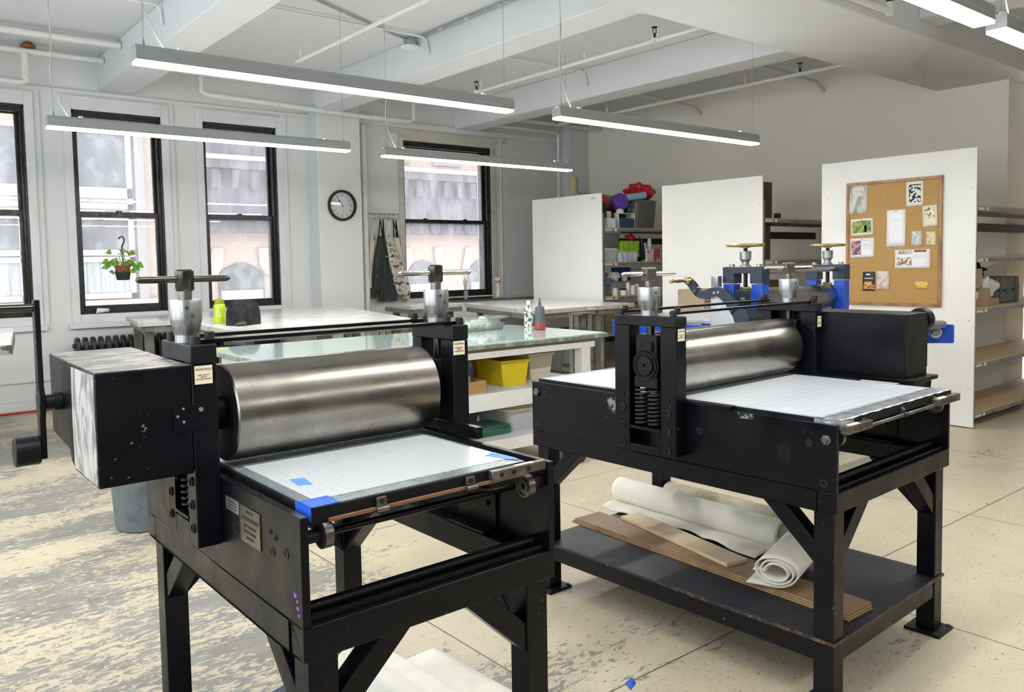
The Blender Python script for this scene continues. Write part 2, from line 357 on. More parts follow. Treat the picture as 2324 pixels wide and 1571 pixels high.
# window openings: x0, x1
WZ0, WZ1 = 1.02, 3.29
WIN = [(-2.05, -1.12), (-.75, .2), (.57, 1.516), (1.964, 2.905), (3.385, 4.312), (6.20, 7.775)]  # first two are unseen, added to bring daylight in from the left
g = G(); x = XL
for a, b_ in WIN: g.box(x, a, YB, YB + .35, 0, ZC); x = b_
g.box(x, 12, YB, YB + .35, 0, ZC)
for a, b_ in WIN: g.box(a, b_, YB, YB + .35, 0, WZ0).box(a, b_, YB, YB + .35, WZ1, ZC)
struct(g.build('wall_back', M['wall_w']))
for i, (a, b_) in enumerate(WIN):
    w = empty('window_%d' % (i + 1), (0, 0, 0)); struct(w)
    cw = .085; y = YB
    g = G().box(a - cw, a, y - .022, y, .93, WZ1 + cw + .06).box(b_, b_ + cw, y - .022, y, .93, WZ1 + cw + .06).box(a, b_, y - .022, y, WZ1, WZ1 + cw + .06)
    g.build('casing', M['old_w'] if i == 5 else M['trimw'], w, bev=.004)
    G().box(a - cw - .03, b_ + cw + .03, y - .055, y, .87, .93).build('sill', M['trimw'], w, bev=.005)
    G().box(a, b_, y - .012, y + .06, .93, WZ0 + .004).build('sill_board', M['trimw'], w, bev=.004)
    # reveal liner and blind stop, black
    t_ = .045; g = G()
    g.box(a, a + .022, y + .005, y + .30, WZ0, WZ1).box(b_ - .022, b_, y + .005, y + .30, WZ0, WZ1)
    g.box(a, b_, y + .005, y + .30, WZ1 - .035, WZ1).box(a, b_, y + .005, y + .30, WZ0, WZ0 + .02)
    g.box(a + .022, a + .045, y + .04, y + .075, WZ0, WZ1).box(b_ - .045, b_ - .022, y + .04, y + .075, WZ0, WZ1).box(a, b_, y + .03, y + .075, WZ1 - .075, WZ1)
    g.build('frame', M['winblack'], w, bev=.002)
    zm = 2.14; A, B_ = a + .03, b_ - .03
    def sash(nm, z0, z1, y0, bot, top):
        g = G(); g.box(A, A + t_, y0, y0 + .04, z0, z1).box(B_ - t_, B_, y0, y0 + .04, z0, z1)
        g.box(A + t_, B_ - t_, y0, y0 + .04, z0, z0 + bot).box(A + t_, B_ - t_, y0, y0 + .04, z1 - top, z1)
        s_ = g.build(nm, M['winblack'], w, bev=.003)
        G().box(A + t_ - .005, B_ - t_ + .005, y0 + .018, y0 + .021, z0 + bot - .005, z1 - top + .005).build('pane', M['pane'], s_)
        return s_
    s1 = sash('lower_sash', WZ0 + .02, zm + .035, y + .085, .075, .05)
    s2 = sash('upper_sash', zm - .025, WZ1 - .035, y + .13, .05, .05)
    if i >= 2:
        for fx in ((.5,) if i != 5 else (.27, .73)):
            xx = a + (b_ - a) * fx; G().box(xx - .03, xx + .03, y + .09, y + .12, zm + .035, zm + .055).build('sash_lock', M['winblack'], s1, bev=.004)
# pilaster with the clock, corner pier, pier on the right wall
struct(G().box(4.745, 5.37, 9.776, YB, 0, ZC).build('wall_pilaster', M['wall_w'], bev=.01))
struct(G().box(9.30, XR, 9.86, YB, 0, ZC).build('wall_corner_pier', M['wall_w'], bev=.006))
struct(G().box(XR - .03, XR, 3.46, 4.22, 0, 3.39).build('wall_pier', M['wall_b'], bev=.004))
# skirting with a moulded top, and plaster moulding above the windows
g = G().box(XL, 4.745, YB - .03, YB, 0, .12).box(XL, 4.745, YB - .018, YB, .12, .32).box(XL, 4.745, YB - .035, YB, .32, .345)
g.box(5.37, 9.3, YB - .03, YB, 0, .12).box(5.37, 9.3, YB - .018, YB, .12, .32)
struct(g.build('baseboard_back', M['wall_w'], bev=.003))
struct(G().box(XL, 4.745, YB - .03, YB, 3.46, 3.50).box(5.37, 9.3, YB - .05, YB, 3.46, 3.54).build('trim_1', M['wall_w'], bev=.006))
struct(G().box(5.93, 8.1, YB - .012, YB, 3.38, 3.465).build('trim_2', M['old_w'], bev=.004))
for x0, x1, nm in ((4.30, 4.45, 0), (2.99, 3.05, 1), (1.60, 1.66, 2), (7.90, 7.99, 3)):
    struct(G().box(x0 + .06, x1, YB - .02, YB, .0 if nm == 0 else .93, 3.46).build('trim_%d' % (nm + 3), M['trimw'], bev=.008))
# concrete beams and girder
for x0, x1, nm in ((-.2, .17, 1), (2.25, 2.622, 2), (4.70, 5.06, 3), (7.10, 7.47, 4)):
    struct(G().box(x0, x1, 4.22, YB, 3.52, ZC).build('ceiling_beam', M['ceil'], bev=.008))
for x0, x1 in ((-.2, .17), (2.25, 2.622), (4.70, 5.06), (7.10, 7.47)):
    struct(G().box(x0, x1, YF, 3.24, 3.52, ZC).build('ceiling_beam', M['ceil'], bev=.008))
struct(G().box(XL, 11.0, 3.24, 4.22, 3.39, ZC).build('ceiling_girder', M['ceil'], bev=.008))
# column below the beam line on the pilaster (capital)
# ================================================================ buildings across the street
def brick_mat(name, c1, c2, mortar, scale=1.):
    m, t, b = nt(name); tc = N(t, 'ShaderNodeTexCoord'); mp = N(t, 'ShaderNodeMapping'); mp.inputs['Rotation'].default_value = (PI / 2, 0, 0)
    t.links.new(tc.outputs['Object'], mp.inputs[0]); br = N(t, 'ShaderNodeTexBrick'); t.links.new(mp.outputs[0], br.inputs['Vector'])
    br.inputs['Scale'].default_value = scale; br.inputs['Brick Width'].default_value = .24; br.inputs['Row Height'].default_value = .075; br.inputs['Mortar Size'].default_value = .008
    br.inputs['Color1'].default_value = c4(c1); br.inputs['Color2'].default_value = c4(c2); br.inputs['Mortar'].default_value = c4(mortar)
    t.links.new(br.outputs['Color'], b.inputs['Base Color']); b.inputs['Roughness'].default_value = .9; return m
BR = brick_mat('peach_brick', (.37, .275, .225), (.42, .32, .265), (.32, .25, .215)); STN = mat('pale_pink_stone', (.42, .325, .28), .9, col2=(.385, .29, .245), scale=2)
CORN = mat('weathered_grey_cornice', (.075, .075, .085), .9, col2=(.15, .15, .165), scale=3, stretch=(3, 1, .5), lo=.4, hi=.7)
WFR = mat('painted_window_frame', (.46, .44, .425), .7); GST = mat('grey_stone', (.26, .24, .235), .9); OGL = mat('dark_window', (.09, .095, .10), .25, col2=(.17, .175, .18), scale=3); BLD = mat('window_blind', (.30, .31, .30), .8, col2=(.2, .2, .195), scale=2, stretch=(8, 1, .3))
Y = 18.
bA = empty('brick_building', (2.5, Y, 0), 0, 'peach brick building with tall white framed windows across the street, left', 'building')
def rel(g, o): return g.xf(lambda v: v - Vector(o.location))
rel(G().box(-8, 5.75, Y, Y + 3, -6, 12), bA).build('brick_wall', BR, bA)
rel(G().box(2.66, 3.36, Y - .08, Y, -3, 8).box(4.62, 4.80, Y - .12, Y, -3, 8), bA).build('stone_pilaster', GST, bA)
def ext_win(par, x0, x1, z0, z1, zm1, zm2):
    g = G(); f = .1; y0 = Y - .10
    g.box(x0, x0 + f, y0, Y, z0, z1).box(x1 - f, x1, y0, Y, z0, z1).box(x0, x1, y0, Y, z0, z0 + f).box(x0, x1, y0, Y, z1 - f, z1).box(x0, x1, y0, Y, zm1 - .05, zm1 + .06)
    if zm2: g.box(x0, x1, y0, Y, zm2 - .05, zm2 + .05)
    w = rel(g, par).build('window', WFR, par)
    rel(G().box(x0 + f, x1 - f, Y - .05, Y - .01, (zm2 or z0), z1 - f), par).build('pane', OGL, w)
    if zm2: rel(G().box(x0 + f, x1 - f, Y - .05, Y - .01, z0 + f, zm2), par).build('blind', BLD, w)
for x0, x1 in ((.6, 2.62), (3.42, 4.56), (-2.6, -.8), (-5.5, -3.6)):
    ext_win(bA, x0, x1, .93, 2.62, 1.85, 1.72); ext_win(bA, x0, x1, 2.74, 4.34, 3.1, 3.0); ext_win(bA, x0, x1, -2.2, .5, -.6, None)
rel(G().box(3.3, 5.75, Y - .14, Y, .80, .90).box(-8, 2.66, Y - .14, Y, .80, .90), bA).build('stone_sill', STN, bA)
bB = empty('cornice_building', (11, Y, 0), 0, 'pale brick building with dark weathered cornice and arched windows across the street', 'building')
rel(G().box(5.76, 24, Y + .02, Y + 3, -6, 12), bB).build('brick_wall', BR, bB)
g = G().box(5.78, 24, Y - .55, Y + .02, 2.62, 3.80).box(5.78, 24, Y - .75, Y + .02, 3.62, 3.86).box(5.78, 24, Y - .3, Y + .02, 2.28, 2.62)
rel(g, bB).build('cornice', CORN, bB)
rel(G().box(5.78, 9.5, Y - .50, Y + .02, 3.86, 5.6), bB).build('upper_facing', CORN, bB)
rel(G().box(5.78, 24, Y - .78, Y - .70, 3.80, 3.90), bB).build('cornice_capping', STN, bB)
g = G()
for k in range(26): g.box(6 + k * .42, 6.16 + k * .42, Y - .70, Y - .5, 3.2, 3.6)
rel(g, bB).build('cornice_brackets', CORN, bB)
for k in range(12): rel(G().lathe([(.16, 0), (.16, .04), (.1, .05), (.1, .03)], (10.7 + k * .55, Y - .30, 2.45), (0, -1, 0), 16), bB).build('rosette', CORN, bB)
def arch(x0, x1, z0, zs, zt, n=10):
    return [(x0, z0), (x1, z0), (x1, zs)] + [(x0 + (x1 - x0) * (1 - i / n), zs + (zt - zs) * math.sin(PI * (i / n)) ** .8) for i in range(1, n)] + [(x0, zs)]
for x0, x1 in ((6.28, 7.32), (8.6, 9.7), (11.16, 12.10), (13.1, 14.1), (15.2, 16.2)):
    w = rel(G().prism(arch(x0, x1, -.9, 1.34, 1.62), 'y', Y - .02, Y + .04), bB).build('arched_window', OGL, bB)
    rel(G().box(x0 + .05, x1 - .05, Y - .06, Y - .02, .72, 1.0), bB).build('white_panel', WFR, w)
    rel(G().prism([(x0 - .25, 1.35), (x0 - .02, 1.35), (x0 + .1, 1.55), (x0 + .12, 1.95), (x0 - .1, 1.95)], 'y', Y - .05, Y + .02).prism([(x1 + .25, 1.35), (x1 + .02, 1.35), (x1 - .1, 1.55), (x1 - .12, 1.95), (x1 + .1, 1.95)], 'y', Y - .05, Y + .02), bB).build('stone_fan', STN, w)
for x0 in (10.4, 12.0, 13.6): rel(G().box(x0, x0 + .9, Y - .03, Y + .03, 4.1, 5.6), bB).build('upper_window', GST, bB)
tag(G().box(-8, 24, 10.8, Y, -6.2, -6).build('street', GST), 'street pavement between the two buildings', 'street', kind='structure')
# ================================================================ lamps
def lamp(x0, x1, y, z, lab, cord_side=0, w=.092, h=.084, kink=.0):
    L = empty('linear_lamp', ((x0 + x1) / 2, y, z), 0, lab, 'ceiling lamp', 'long suspended strip lamps'); hl = (x1 - x0) / 2
    q = w / 2; pr = [(-q, .006), (q, .006), (q, h - .018), (q - .018, h), (q - .03, h), (q - .03, h - .012), (-q + .03, h - .012), (-q + .03, h), (-q + .018, h), (-q, h - .018)]
    G().prism(pr, 'x', -hl, hl).build('housing', M['lampgrey'], L, bev=.001)
    G().box(-hl + .004, hl - .004, -q + .002, q - .002, -.009, .0058).build('diffuser', M['led'], L)
    G().box(-hl + .02, hl - .02, -q + .032, q - .032, h - .0119, h - .009).build('uplight', M['led_up'], L)
    G().box(hl - .35, hl - .12, -w / 2 - .0006, -w / 2 + .001, .022, .034).build('rating_label', mat('lamp_rating_label', (.36, .37, .37), .5), L)
    top = ZC - z
    for s in (-1, 1):
        xx = s * (hl - .05); wv = G().cyl((xx, 0, h), (xx, 0, top), .0016, n=6); wv.lathe([(.009, h), (.007, h + .012), (.003, h + .04)], (xx, 0, 0), n=10)
        wv.build('suspension_wire', M['wire'], L)
        G().box(xx - s * .18 - .012, xx - s * .18 + .012, -.012, .012, h, h + .014).build('fixing_clip', M['white'], L)
    s = -1 if cord_side == 0 else 1; xx = s * (hl - .05)
    pts = [(xx + .10, 0, h), (xx + .07, 0, h + .05), (xx + .01, .005, h + .18), (xx - .012, 0, h + .3), (xx + .008, 0, h + .55), (xx - .006, 0, h + .8), (xx + .004, 0, h + 1.0), (xx + .002, 0, top)]
    G().tube(pts, .0042, 6).build('power_cord', M['cable'], L)
    G().lathe([(.065, top - .022), (.065, top - .002)], (xx, 0, 0), n=20).build('ceiling_plate', M['white'], L)
    return L
ZL = 2.57
lamp(1.16, 3.60, 4.42, ZL, 'largest strip lamp, hanging nearest the camera over the left press')
lamp(1.16, 3.60, 6.78, ZL, 'strip lamp crossing in front of the second and third windows')
lamp(4.03, 6.49, 4.42, ZL, 'strip lamp hanging over the right press, in front of the bare wall')
lamp(4.03, 6.49, 6.90, ZL, 'smallest strip lamp, crossing the top of the window beside the aprons')
lamp(1.60, 4.04, 1.55, ZL, 'strip lamp cut off by the top edge, left of the two at the top right')
lamp(4.20, 6.64, 1.56, ZL, 'strip lamp cut off at the top right corner of the photo')
for x0, yy in ((-2.25, 6.78), (-2.25, 4.42), (-1.25, 1.55), (1.6, -1.3), (4.2, -1.3)):  # unseen lamps, added to brighten the room
    lamp(x0, x0 + 2.44, yy, ZL, 'unseen strip lamp added for fill light, in the part of the room around the camera')
# ================================================================ pipes
def pipe(name, pts, r, material, lab, cat='pipe', n=10, hang=(), group=None, joints=()):
    c = Vector(pts[0]); e = empty(name, c, 0, lab, cat, group)
    G().tube([Vector(p) - c for p in pts], r, n).build('tube', material, e)
    for p in joints:
        a, d = p; a = Vector(a) - c; d = Vector(d).normalized(); G().cyl(a - d * .035, a + d * .035, r * 1.3, n=14).build('coupling', material, e)
    for p in hang:
        p = Vector(p) - c; g = G().cyl(p, (p.x, p.y, ZC - c.z), .006, n=6); g.lathe([(r * 1.25, -.015), (r * 1.25, .015)], p, (0, 1, 0), 12); g.cyl((p.x, p.y, p.z + r), (p.x, p.y, p.z + r + .07), .014, n=8)
        g.build('hanger', M['pipe'], e)
    return e
pipe('sprinkler_pipe', [(3.66, 7.95, 3.62), (3.66, 4.25, 3.62)], .021, M['pipe'], 'white sprinkler pipe between the first and second ceiling beams', hang=[(3.66, 7.85, 3.62), (3.66, 5.6, 3.62)])
pipe('sprinkler_pipe', [(6.07, 8.2, 3.62), (6.07, 4.25, 3.62)], .021, M['pipe'], 'white sprinkler pipe between the second and third ceiling beams', hang=[(6.07, 8.0, 3.62), (6.07, 6.2, 3.62), (6.07, 5.2, 3.62)])
pipe('sprinkler_pipe', [(8.45, 9.2, 3.60), (8.45, 4.25, 3.60)], .024, M['pipe'], 'white sprinkler pipe running along the bare wall on the right', hang=[(8.45, 8.2, 3.60), (8.45, 5.9, 3.60)])
def head(x, y, z, lab):
    e = empty('fire_sprinkler', (x, y, z), 0, lab, 'sprinkler')
    G().cyl((0, 0, 0), (0, 0, .045), .012, n=10).build('body', M['bolt'], e)
    g = G(); g.tube([(-.01, 0, .04), (-.026, 0, .06), (-.02, 0, .09), (0, 0, .1)], .0045, 6).tube([(.01, 0, .04), (.026, 0, .06), (.02, 0, .09), (0, 0, .1)], .0045, 6)
    g.build('yoke', M['rubber'], e); G().lathe([(.03, .1), (.03, .106)], n=14).build('deflector', M['rubber'], e)
    G().lathe([(.034, -.04), (.034, 0)], (0, 0, 0), (0, 0, 1), 12).build('tee', M['pipe'], e)
head(8.45, 5.17, 3.615, 'black sprinkler head on the pipe by the bare wall')
head(6.07, 5.25, 3.64, 'black sprinkler head above the lamp over the right press')
head(6.07, 8.1, 3.64, 'black sprinkler head behind the right end of the largest lamp')
pipe('heating_pipe', [(.18, 9.72, 3.78), (2.24, 9.72, 3.78)], .032, M['pipe'], 'white heating pipe ending at the left beam, above the first window', joints=[((.9, 9.72, 3.78), (1, 0, 0))])
pipe('heating_pipe', [(.18, 9.0, 3.79), (2.24, 9.0, 3.79)], .036, M['pipe'], 'thicker white pipe nearest the ceiling at the upper left')
pipe('drain_pipe', [(.18, 9.72, 3.455), (1.44, 9.72, 3.455), (1.50, 9.72, 3.47), (1.5, 9.72, 3.76)], .038, M['pipe'], 'white elbow pipe dropping to the top of the leftmost window')
pipe('heating_pipe', [(2.63, 9.72, 3.78), (4.69, 9.72, 3.78)], .03, M['pipe'], 'white heating pipe behind the largest lamp, with a rusty ceiling collar', joints=[((3.3, 9.72, 3.78), (1, 0, 0)), ((4.1, 9.72, 3.78), (1, 0, 0))])
pipe('steam_pipe', [(3.27, 9.70, 3.77), (3.27, 9.70, 3.58), (3.33, 9.70, 3.545), (5.37, 9.68, 3.49), (6.1, 9.70, 3.49), (6.17, 9.7, 3.52), (6.17, 9.7, 3.78)], .033, M['pipe'], 'white insulated pipe bending out of the ceiling above the third window', n=12, joints=[((3.5, 9.697, 3.54), (1, 0, -.02)), ((5.55, 9.685, 3.49), (1, 0, 0)), ((5.85, 9.69, 3.49), (1, 0, 0))])
pipe('heating_pipe', [(5.07, 9.6, 3.76), (7.09, 9.6, 3.76)], .03, M['pipe'], 'white heating pipe under the ceiling beside the clock pilaster', joints=[((6.1, 9.6, 3.76), (1, 0, 0)), ((6.7, 9.6, 3.76), (1, 0, 0))])
pipe('heating_pipe', [(7.48, 9.5, 3.66), (9.6, 9.5, 3.66)], .032, M['pipe'], 'white pipe ending in the corner by the bare wall')
pipe('riser_pipe', [(7.48, 9.72, 3.58), (8.83, 9.72, 3.58), (8.9, 9.72, 3.54), (8.9, 9.72, 0)], .028, M['pipe'], 'thin white riser pipe coming down in the far corner')
pipe('riser_pipe', [(5.50, 9.94, 3.42), (5.50, 9.94, 0)], .045, M['pipe'], 'thick white riser pipe between the clock pilaster and the aprons')
for x, y, lab in ((1.53, 9.72, 'rusty ceiling collar above the leftmost window'), (3.27, 9.72, 'rusty ceiling collar behind the largest lamp')):
    tag(G().lathe([(.07, 0), (.075, .02), (.04, .05)], (0, 0, 0), n=18).build('pipe_collar', M['rust'], loc=(x, y, 3.815)), lab, 'pipe collar')
for x0, x1, yy, lab in ((.18, 2.24, 7.6, 'thin conduit on the ceiling, left of the first beam, with a down bend'), (2.63, 4.69, 7.1, 'thin conduit between the first two beams, nearest the windows'), (5.07, 7.09, 7.25, 'thin conduit between the second and third beams')):
    pipe('conduit', [(x0, yy, 3.84), (x1 - .05, yy, 3.84), (x1 - .012, yy - .02, 3.80), (x1 - .012, yy - .06, 3.66)], .011, M['pipe'], lab, 'conduit')
pipe('conduit', [(.18, 5.6, 3.845), (1.9, 5.6, 3.845), (2.15, 5.58, 3.82), (2.23, 5.55, 3.7), (2.235, 5.5, 3.54)], .010, M['conduit'], 'grey cable conduit at the upper left, bending down the first beam', 'conduit')
pipe('conduit', [(2.64, 6.4, 3.86), (4.4, 7.25, 3.855), (4.6, 7.3, 3.85)], .012, M['conduit'], 'galvanised conduit crossing to the junction box', 'conduit')
pipe('conduit', [(4.66, 7.2, 3.85), (4.675, 4.25, 3.85)], .014, M['conduit'], 'galvanised conduit running along the second beam to the junction box', 'conduit')
for xa in ((7.5, 5.62, 9.69, 'dark pipe crossing the ceiling to the bare wall, nearer one'), (7.5, 7.55, 9.69, 'dark pipe crossing the ceiling to the bare wall, farther one')):
    pipe('branch_pipe', [(xa[0], xa[1], 3.80), (xa[2] - .15, xa[1], 3.72), (xa[2], xa[1] - .02, 3.62)], .026, M['pipe'], xa[3])
e = empty('junction_box', (4.62, 7.3, 3.78), 0, 'galvanised junction box with round cover under the ceiling by the second beam', 'junction box')
G().lathe([(.065, 0), (.065, .06)], n=8).build('box', M['conduit'], e); G().lathe([(.095, -.012), (.095, 0)], n=24).build('cover', M['white'], e)
e = empty('girder_sprinkler_drop', (6.35, 3.1, 3.42), 0, 'white pipe with rusted valve under the girder at the upper right', 'pipe')
G().tube([(-3, .02, .0), (0, .02, 0)], .028, 10).build('tube', M['pipe'], e); G().cyl((-.28, .02, .02), (-.28, .02, .46), .008, n=6).build('hanger', M['rust'], e)
g = G().cyl((0, .02, -.03), (0, .02, .07), .03, n=10); g.build('valve', M['pipe'], e); G().lathe([(.028, .07), (.02, .1), (.028, .12)], (0, .02, 0), n=10).build('valve_cap', M['rubber'], e)
pts = [(7.5, 3.235, 3.62), (7.52, 3.235, 3.385), (7.6, 3.35, 3.380), (7.9, 3.62, 3.377), (8.3, 3.80, 3.375), (8.75, 3.92, 3.35), (8.85, 3.98, 3.32), (8.8, 4.1, 3.375)]
tag(G().tube(pts, .006, 6).build('loose_cable', M['cable']), 'loose white cable drooping under the girder at the upper right', 'cable')
tag(G().tube([(-2.2, YB - .05, .012), (-1, YB - .055, .012), (1.2, YB - .06, .012), (3.5, YB - .05, .012)], .012, 8).build('floor_cable', M['redhose']), 'red cable lying along the skirting under the windows', 'cable')
# ================================================================ etching presses
def socket_bolt(parent, p, axis, r=.013, h=.004, nm='socket_bolt'):
    g = G().lathe([(r, 0), (r, h), (r * .78, h), (r * .76, h * .3), (r * .45, h * .3), (r * .45, -.004)], p, axis, 18)
    return g.build(nm, M['bolt'], parent)
def cap_screw(parent, x, y, z, r=.0125, h=.022):
    g = G().lathe([(r, 0), (r, h - .002), (r - .002, h), (r * .55, h), (r * .5, h - .008)], (x, y, z), n=20)
    return g.build('cap_screw', M['bolt'], parent, sharp=30)
def hexpoly(r): return [(r * math.cos(PI / 3 * i), r * math.sin(PI / 3 * i)) for i in range(6)]
def pressure_screw(parent, a, b, z, kr, handle_ang, hlen, hub_mat, bar_mat, sq=False, r_s=1.):
    e = G().cyl((0, 0, .0), (0, 0, .150), .0165, n=24).build('pressure_screw', M['steel_dk'], parent, loc=(a, b, z))
    G().lathe([(kr * .74, 0), (kr * .74, .022)], n=40).build('base_ring', M['alu'], e)
    g = G().lathe([(kr * .77, .020), (kr * .80, .024), (kr * .99, .058), (kr * 1.0, .062), (kr * 1.0, .104), (kr * .97, .110), (kr * .5, .110), (kr * .48, .106)], n=48)
    d = g.build('dial', M['alu'], e, sharp=25)
    ln = G(); n = 24
    for k in range(n):
        an = 2 * PI * k / n; l = .058 if k % 6 == 0 else (.036 if k % 2 == 0 else .044)
        z0, z1 = .024, l; r0 = kr * .80 + .0003; r1 = kr * .80 + (kr * .19) * (z1 - .024) / .034 + .0003
        t = Vector((-math.sin(an), math.cos(an), 0)) * .0004; u = Vector((math.cos(an), math.sin(an), 0))
        p0, p1 = u * r0 + Vector((0, 0, z0)), u * r1 + Vector((0, 0, z1)); ln.add([p0 - t, p0 + t, p1 + t, p1 - t, p0 - t + u * .0004, p0 + t + u * .0004, p1 + t + u * .0004, p1 - t + u * .0004], [(0, 1, 2, 3), (4, 5, 6, 7), (0, 1, 5, 4), (2, 3, 7, 6), (1, 2, 6, 5), (3, 0, 4, 7)])
    ln.build('graduation_marks', M['ink'], e)
    va = math.atan2(-(PVIEW[1] - 0), -(PVIEW[0])) if False else -PI / 2 - .25
    u = Vector((math.cos(va), math.sin(va), 0))
    G().cyl(u * (kr - .001) + Vector((0, 0, .090)), u * (kr + .0006) + Vector((0, 0, .090)), .0045, n=14).build('set_screw', M['ink'], e)
    text('0', .017, M['ink'], e, tuple(Vector((math.cos(va + .35), math.sin(va + .35), 0)) * (kr + .0005) + Vector((0, 0, .069))), (PI / 2, 0, va + .35 + PI / 2), 'zero_mark')
    if sq:
        h = G().box(-.022, .022, -.022, .022, .135, .187).build('handle_hub', hub_mat, e, bev=.003, rz=handle_ang)
    else:
        h = G().lathe([(.020, .132), (.0235, .137), (.0235, .184), (.020, .188)], n=32).build('handle_hub', hub_mat, e)
    ca, sa = math.cos(handle_ang), math.sin(handle_ang); L2 = hlen / 2
    rr = .0088 * r_s; P_ = lambda t_, zz=.163: (ca * t_, sa * t_, zz)
    ts = [-L2, -L2 + .003, -L2 + .01, -L2 + .016, L2 - .016, L2 - .01, L2 - .003, L2]; rs = [.002, .0055, .0082, .0088, .0088, .0082, .0055, .002]
    G().loft([P_(t_) for t_ in ts], [x * r_s for x in rs], 16).build('handle_bar', bar_mat, e)
    return e
PVIEW = (0, 0)
def upright(parent, a0, a1, b0, b1, z0, z1, op0, op1, opz0, opz1, capz):
    """rectangular housing with an open window, and a bolted cap"""
    g = G().box(a0, a1, b0, op0, z0, capz).box(a0, a1, op1, b1, z0, capz).box(a0, a1, op0, op1, z0, opz0)
    u = g.build('upright', M['black'], parent, bev=.0025)
    G().box(a0 - .001, a1 + .001, b0 - .002, b1 + .002, capz + .0008, z1).build('upright_cap', M['black2'], parent, bev=.003)
    return u
def stand(parent, W, L, zt, zb, shelf=None, feet=True):
    s = .072; g = G().box(0, W, 0, s, zb, zt).box(0, W, L - s, L, zb, zt).box(0, s, s, L - s, zb, zt).box(W - s, W, s, L - s, zb, zt)
    g.build('stand_frame', M['black'], parent, bev=.003)
    ls = .072; ins = .016
    for ia, a in enumerate((ins, W - ins - ls)):
        for ib, b in enumerate((ins, L - ins - ls)):
            lg = G().box(a, a + ls, b, b + ls, .012, zb).build('leg', M['black'], parent, bev=.003)
            if feet:
                oa = a + ls / 2; ob = b + ls / 2; w = .070
                G().box(oa - w, oa + w, ob - w, ob + w, 0.0, .012).build('foot_plate', M['black2'], lg, bev=.002)
                for sx in (-1, 1): G().cyl((oa + sx * .058, ob - .055, .012), (oa + sx * .058, ob - .055, .016), .009, n=12).build('anchor_hole', M['ink'], lg)
            # knee braces, one along each rail
            d0, d1 = .205, .292; zl0, zl1 = zb - .11, zb - .19
            th0, th1 = .012, .060
            def br(axis):
                if axis == 'b':
                    poly = [(d0, zb), (d1, zb), (ls + ins, zl1), (ls + ins, zl0)]
                    poly = [(p if ib == 0 else L - p, z) for p, z in poly]
                    x0 = a + .006; return G().prism(poly, 'x', x0, x0 + .058)
                poly = [(d0, zb), (d1, zb), (ls + ins, zl1), (ls + ins, zl0)]
                poly = [(p if ia == 0 else W - p, z) for p, z in poly]
                y0 = b + .006; return G().prism(poly, 'y', y0, y0 + .058)
            br('b').build('knee_brace', M['black'], parent, bev=.002); br('a').build('knee_brace', M['black'], parent, bev=.002)
def warning_label(parent, a, b, z, w, h, face='front'):
    e = G().box(-w / 2, w / 2, -.0008, 0, -h / 2, h / 2).build('warning_label', M['label'], parent, loc=(a, b, z))
    text('WARNING:', w * .185, M['redink'], e, (0, -.0010, h * .30), ROT_NY, depth=.0002)
    text('KEEP AWAY\nFROM\nMOVING PARTS', w * .125, M['redink'], e, (0, -.0010, -h * .12), ROT_NY, depth=.0002)
    bpy.context.view_layer.update(); return e
def spring(parent, a, b, z0, z1, r, wire, turns):
    n = int(turns * 18); pts = []
    for i in range(n + 1):
        t_ = i / n; an = 2 * PI * turns * t_; pts.append((a + r * math.cos(an), b + r * math.sin(an), z0 + wire + (z1 - z0 - 2 * wire) * t_))
    return G().tube(pts, wire, 8).build('coil_spring', M['bolt'], parent)
def roller(parent, a0, a1, b, z, r, material, inset=.022):
    g = G().loft([(a0, b, z), (a0 + .004, b, z), (a1 - .004, b, z), (a1, b, z)], [r - .004, r, r, r - .004], 96, caps=False)
    # recessed dark ends
    R = g.build('top_roller', material, parent, sharp=30)
    for s, a in ((1, a0), (-1, a1)):
        G().lathe([(r - .004, 0), (r - .03, s * .002), (r - .034, s * inset), (.045, s * inset), (.045, -s * .03), (.0, -s * .03)], (a, b, z), (1, 0, 0), 64).build('roller_end', M['black2'], R)
    return R
def bearing(parent, a, b, z, dirn, zt, zb_, r=.062):
    """bearing housing block with stepped rings, seen in the window of the upright"""
    g = G().box(a, a + .06, b - .052, b + .052, zb_, zt); e = g.build('bearing_block', M['black2'], parent, bev=.004)
    x = a if dirn < 0 else a + .06; d = dirn
    g = G().lathe([(r, 0), (r, d * .004), (r * .93, d * .004), (r * .93, d * .001), (r * .86, d * .001), (r * .84, d * .007), (r * .74, d * .007), (r * .72, d * .003), (r * .62, d * .003), (r * .60, d * .012), (.006, d * .012), (.005, d * .004)], (x, b, z), (1, 0, 0), 48)
    g.build('bearing_cover', M['black2'], e, sharp=25)
    G().box(x - (.01 if d < 0 else 0), x + (.0 if d < 0 else .01), b - .036, b + .036, zt - .062, zt - .028).build('keeper_plate', M['black2'], e, bev=.002)
    for sb in (-.022, .022): G().cyl((x + d * .01, b + sb, zt - .045), (x + d * .013, b + sb, zt - .045), .006, n=12).build('keeper_bolt', M['bolt'], e)
    G().cyl((a + .03, b, zt), (a + .03, b, zt + .09), .016, n=20).build('screw_spindle', M['gunmetal'], e)
    return e
def bearing_wheel(parent, a, b, z, dirn, r=.031, shaft=.035):
    e = G().cyl((a, b, z), (a - dirn * shaft, b, z), .015, n=20).build('wheel_shaft', M['black2'], parent)
    G().lathe([(r, 0), (r, dirn * .020), (r * .88, dirn * .020), (r * .85, dirn * .016), (r * .60, dirn * .016), (r * .58, dirn * .020), (r * .3, dirn * .020), (r * .3, dirn * .004)], (a, b, z), (1, 0, 0), 40).build('bearing_wheel', M['steel_dk'], e, sharp=25)
    return e
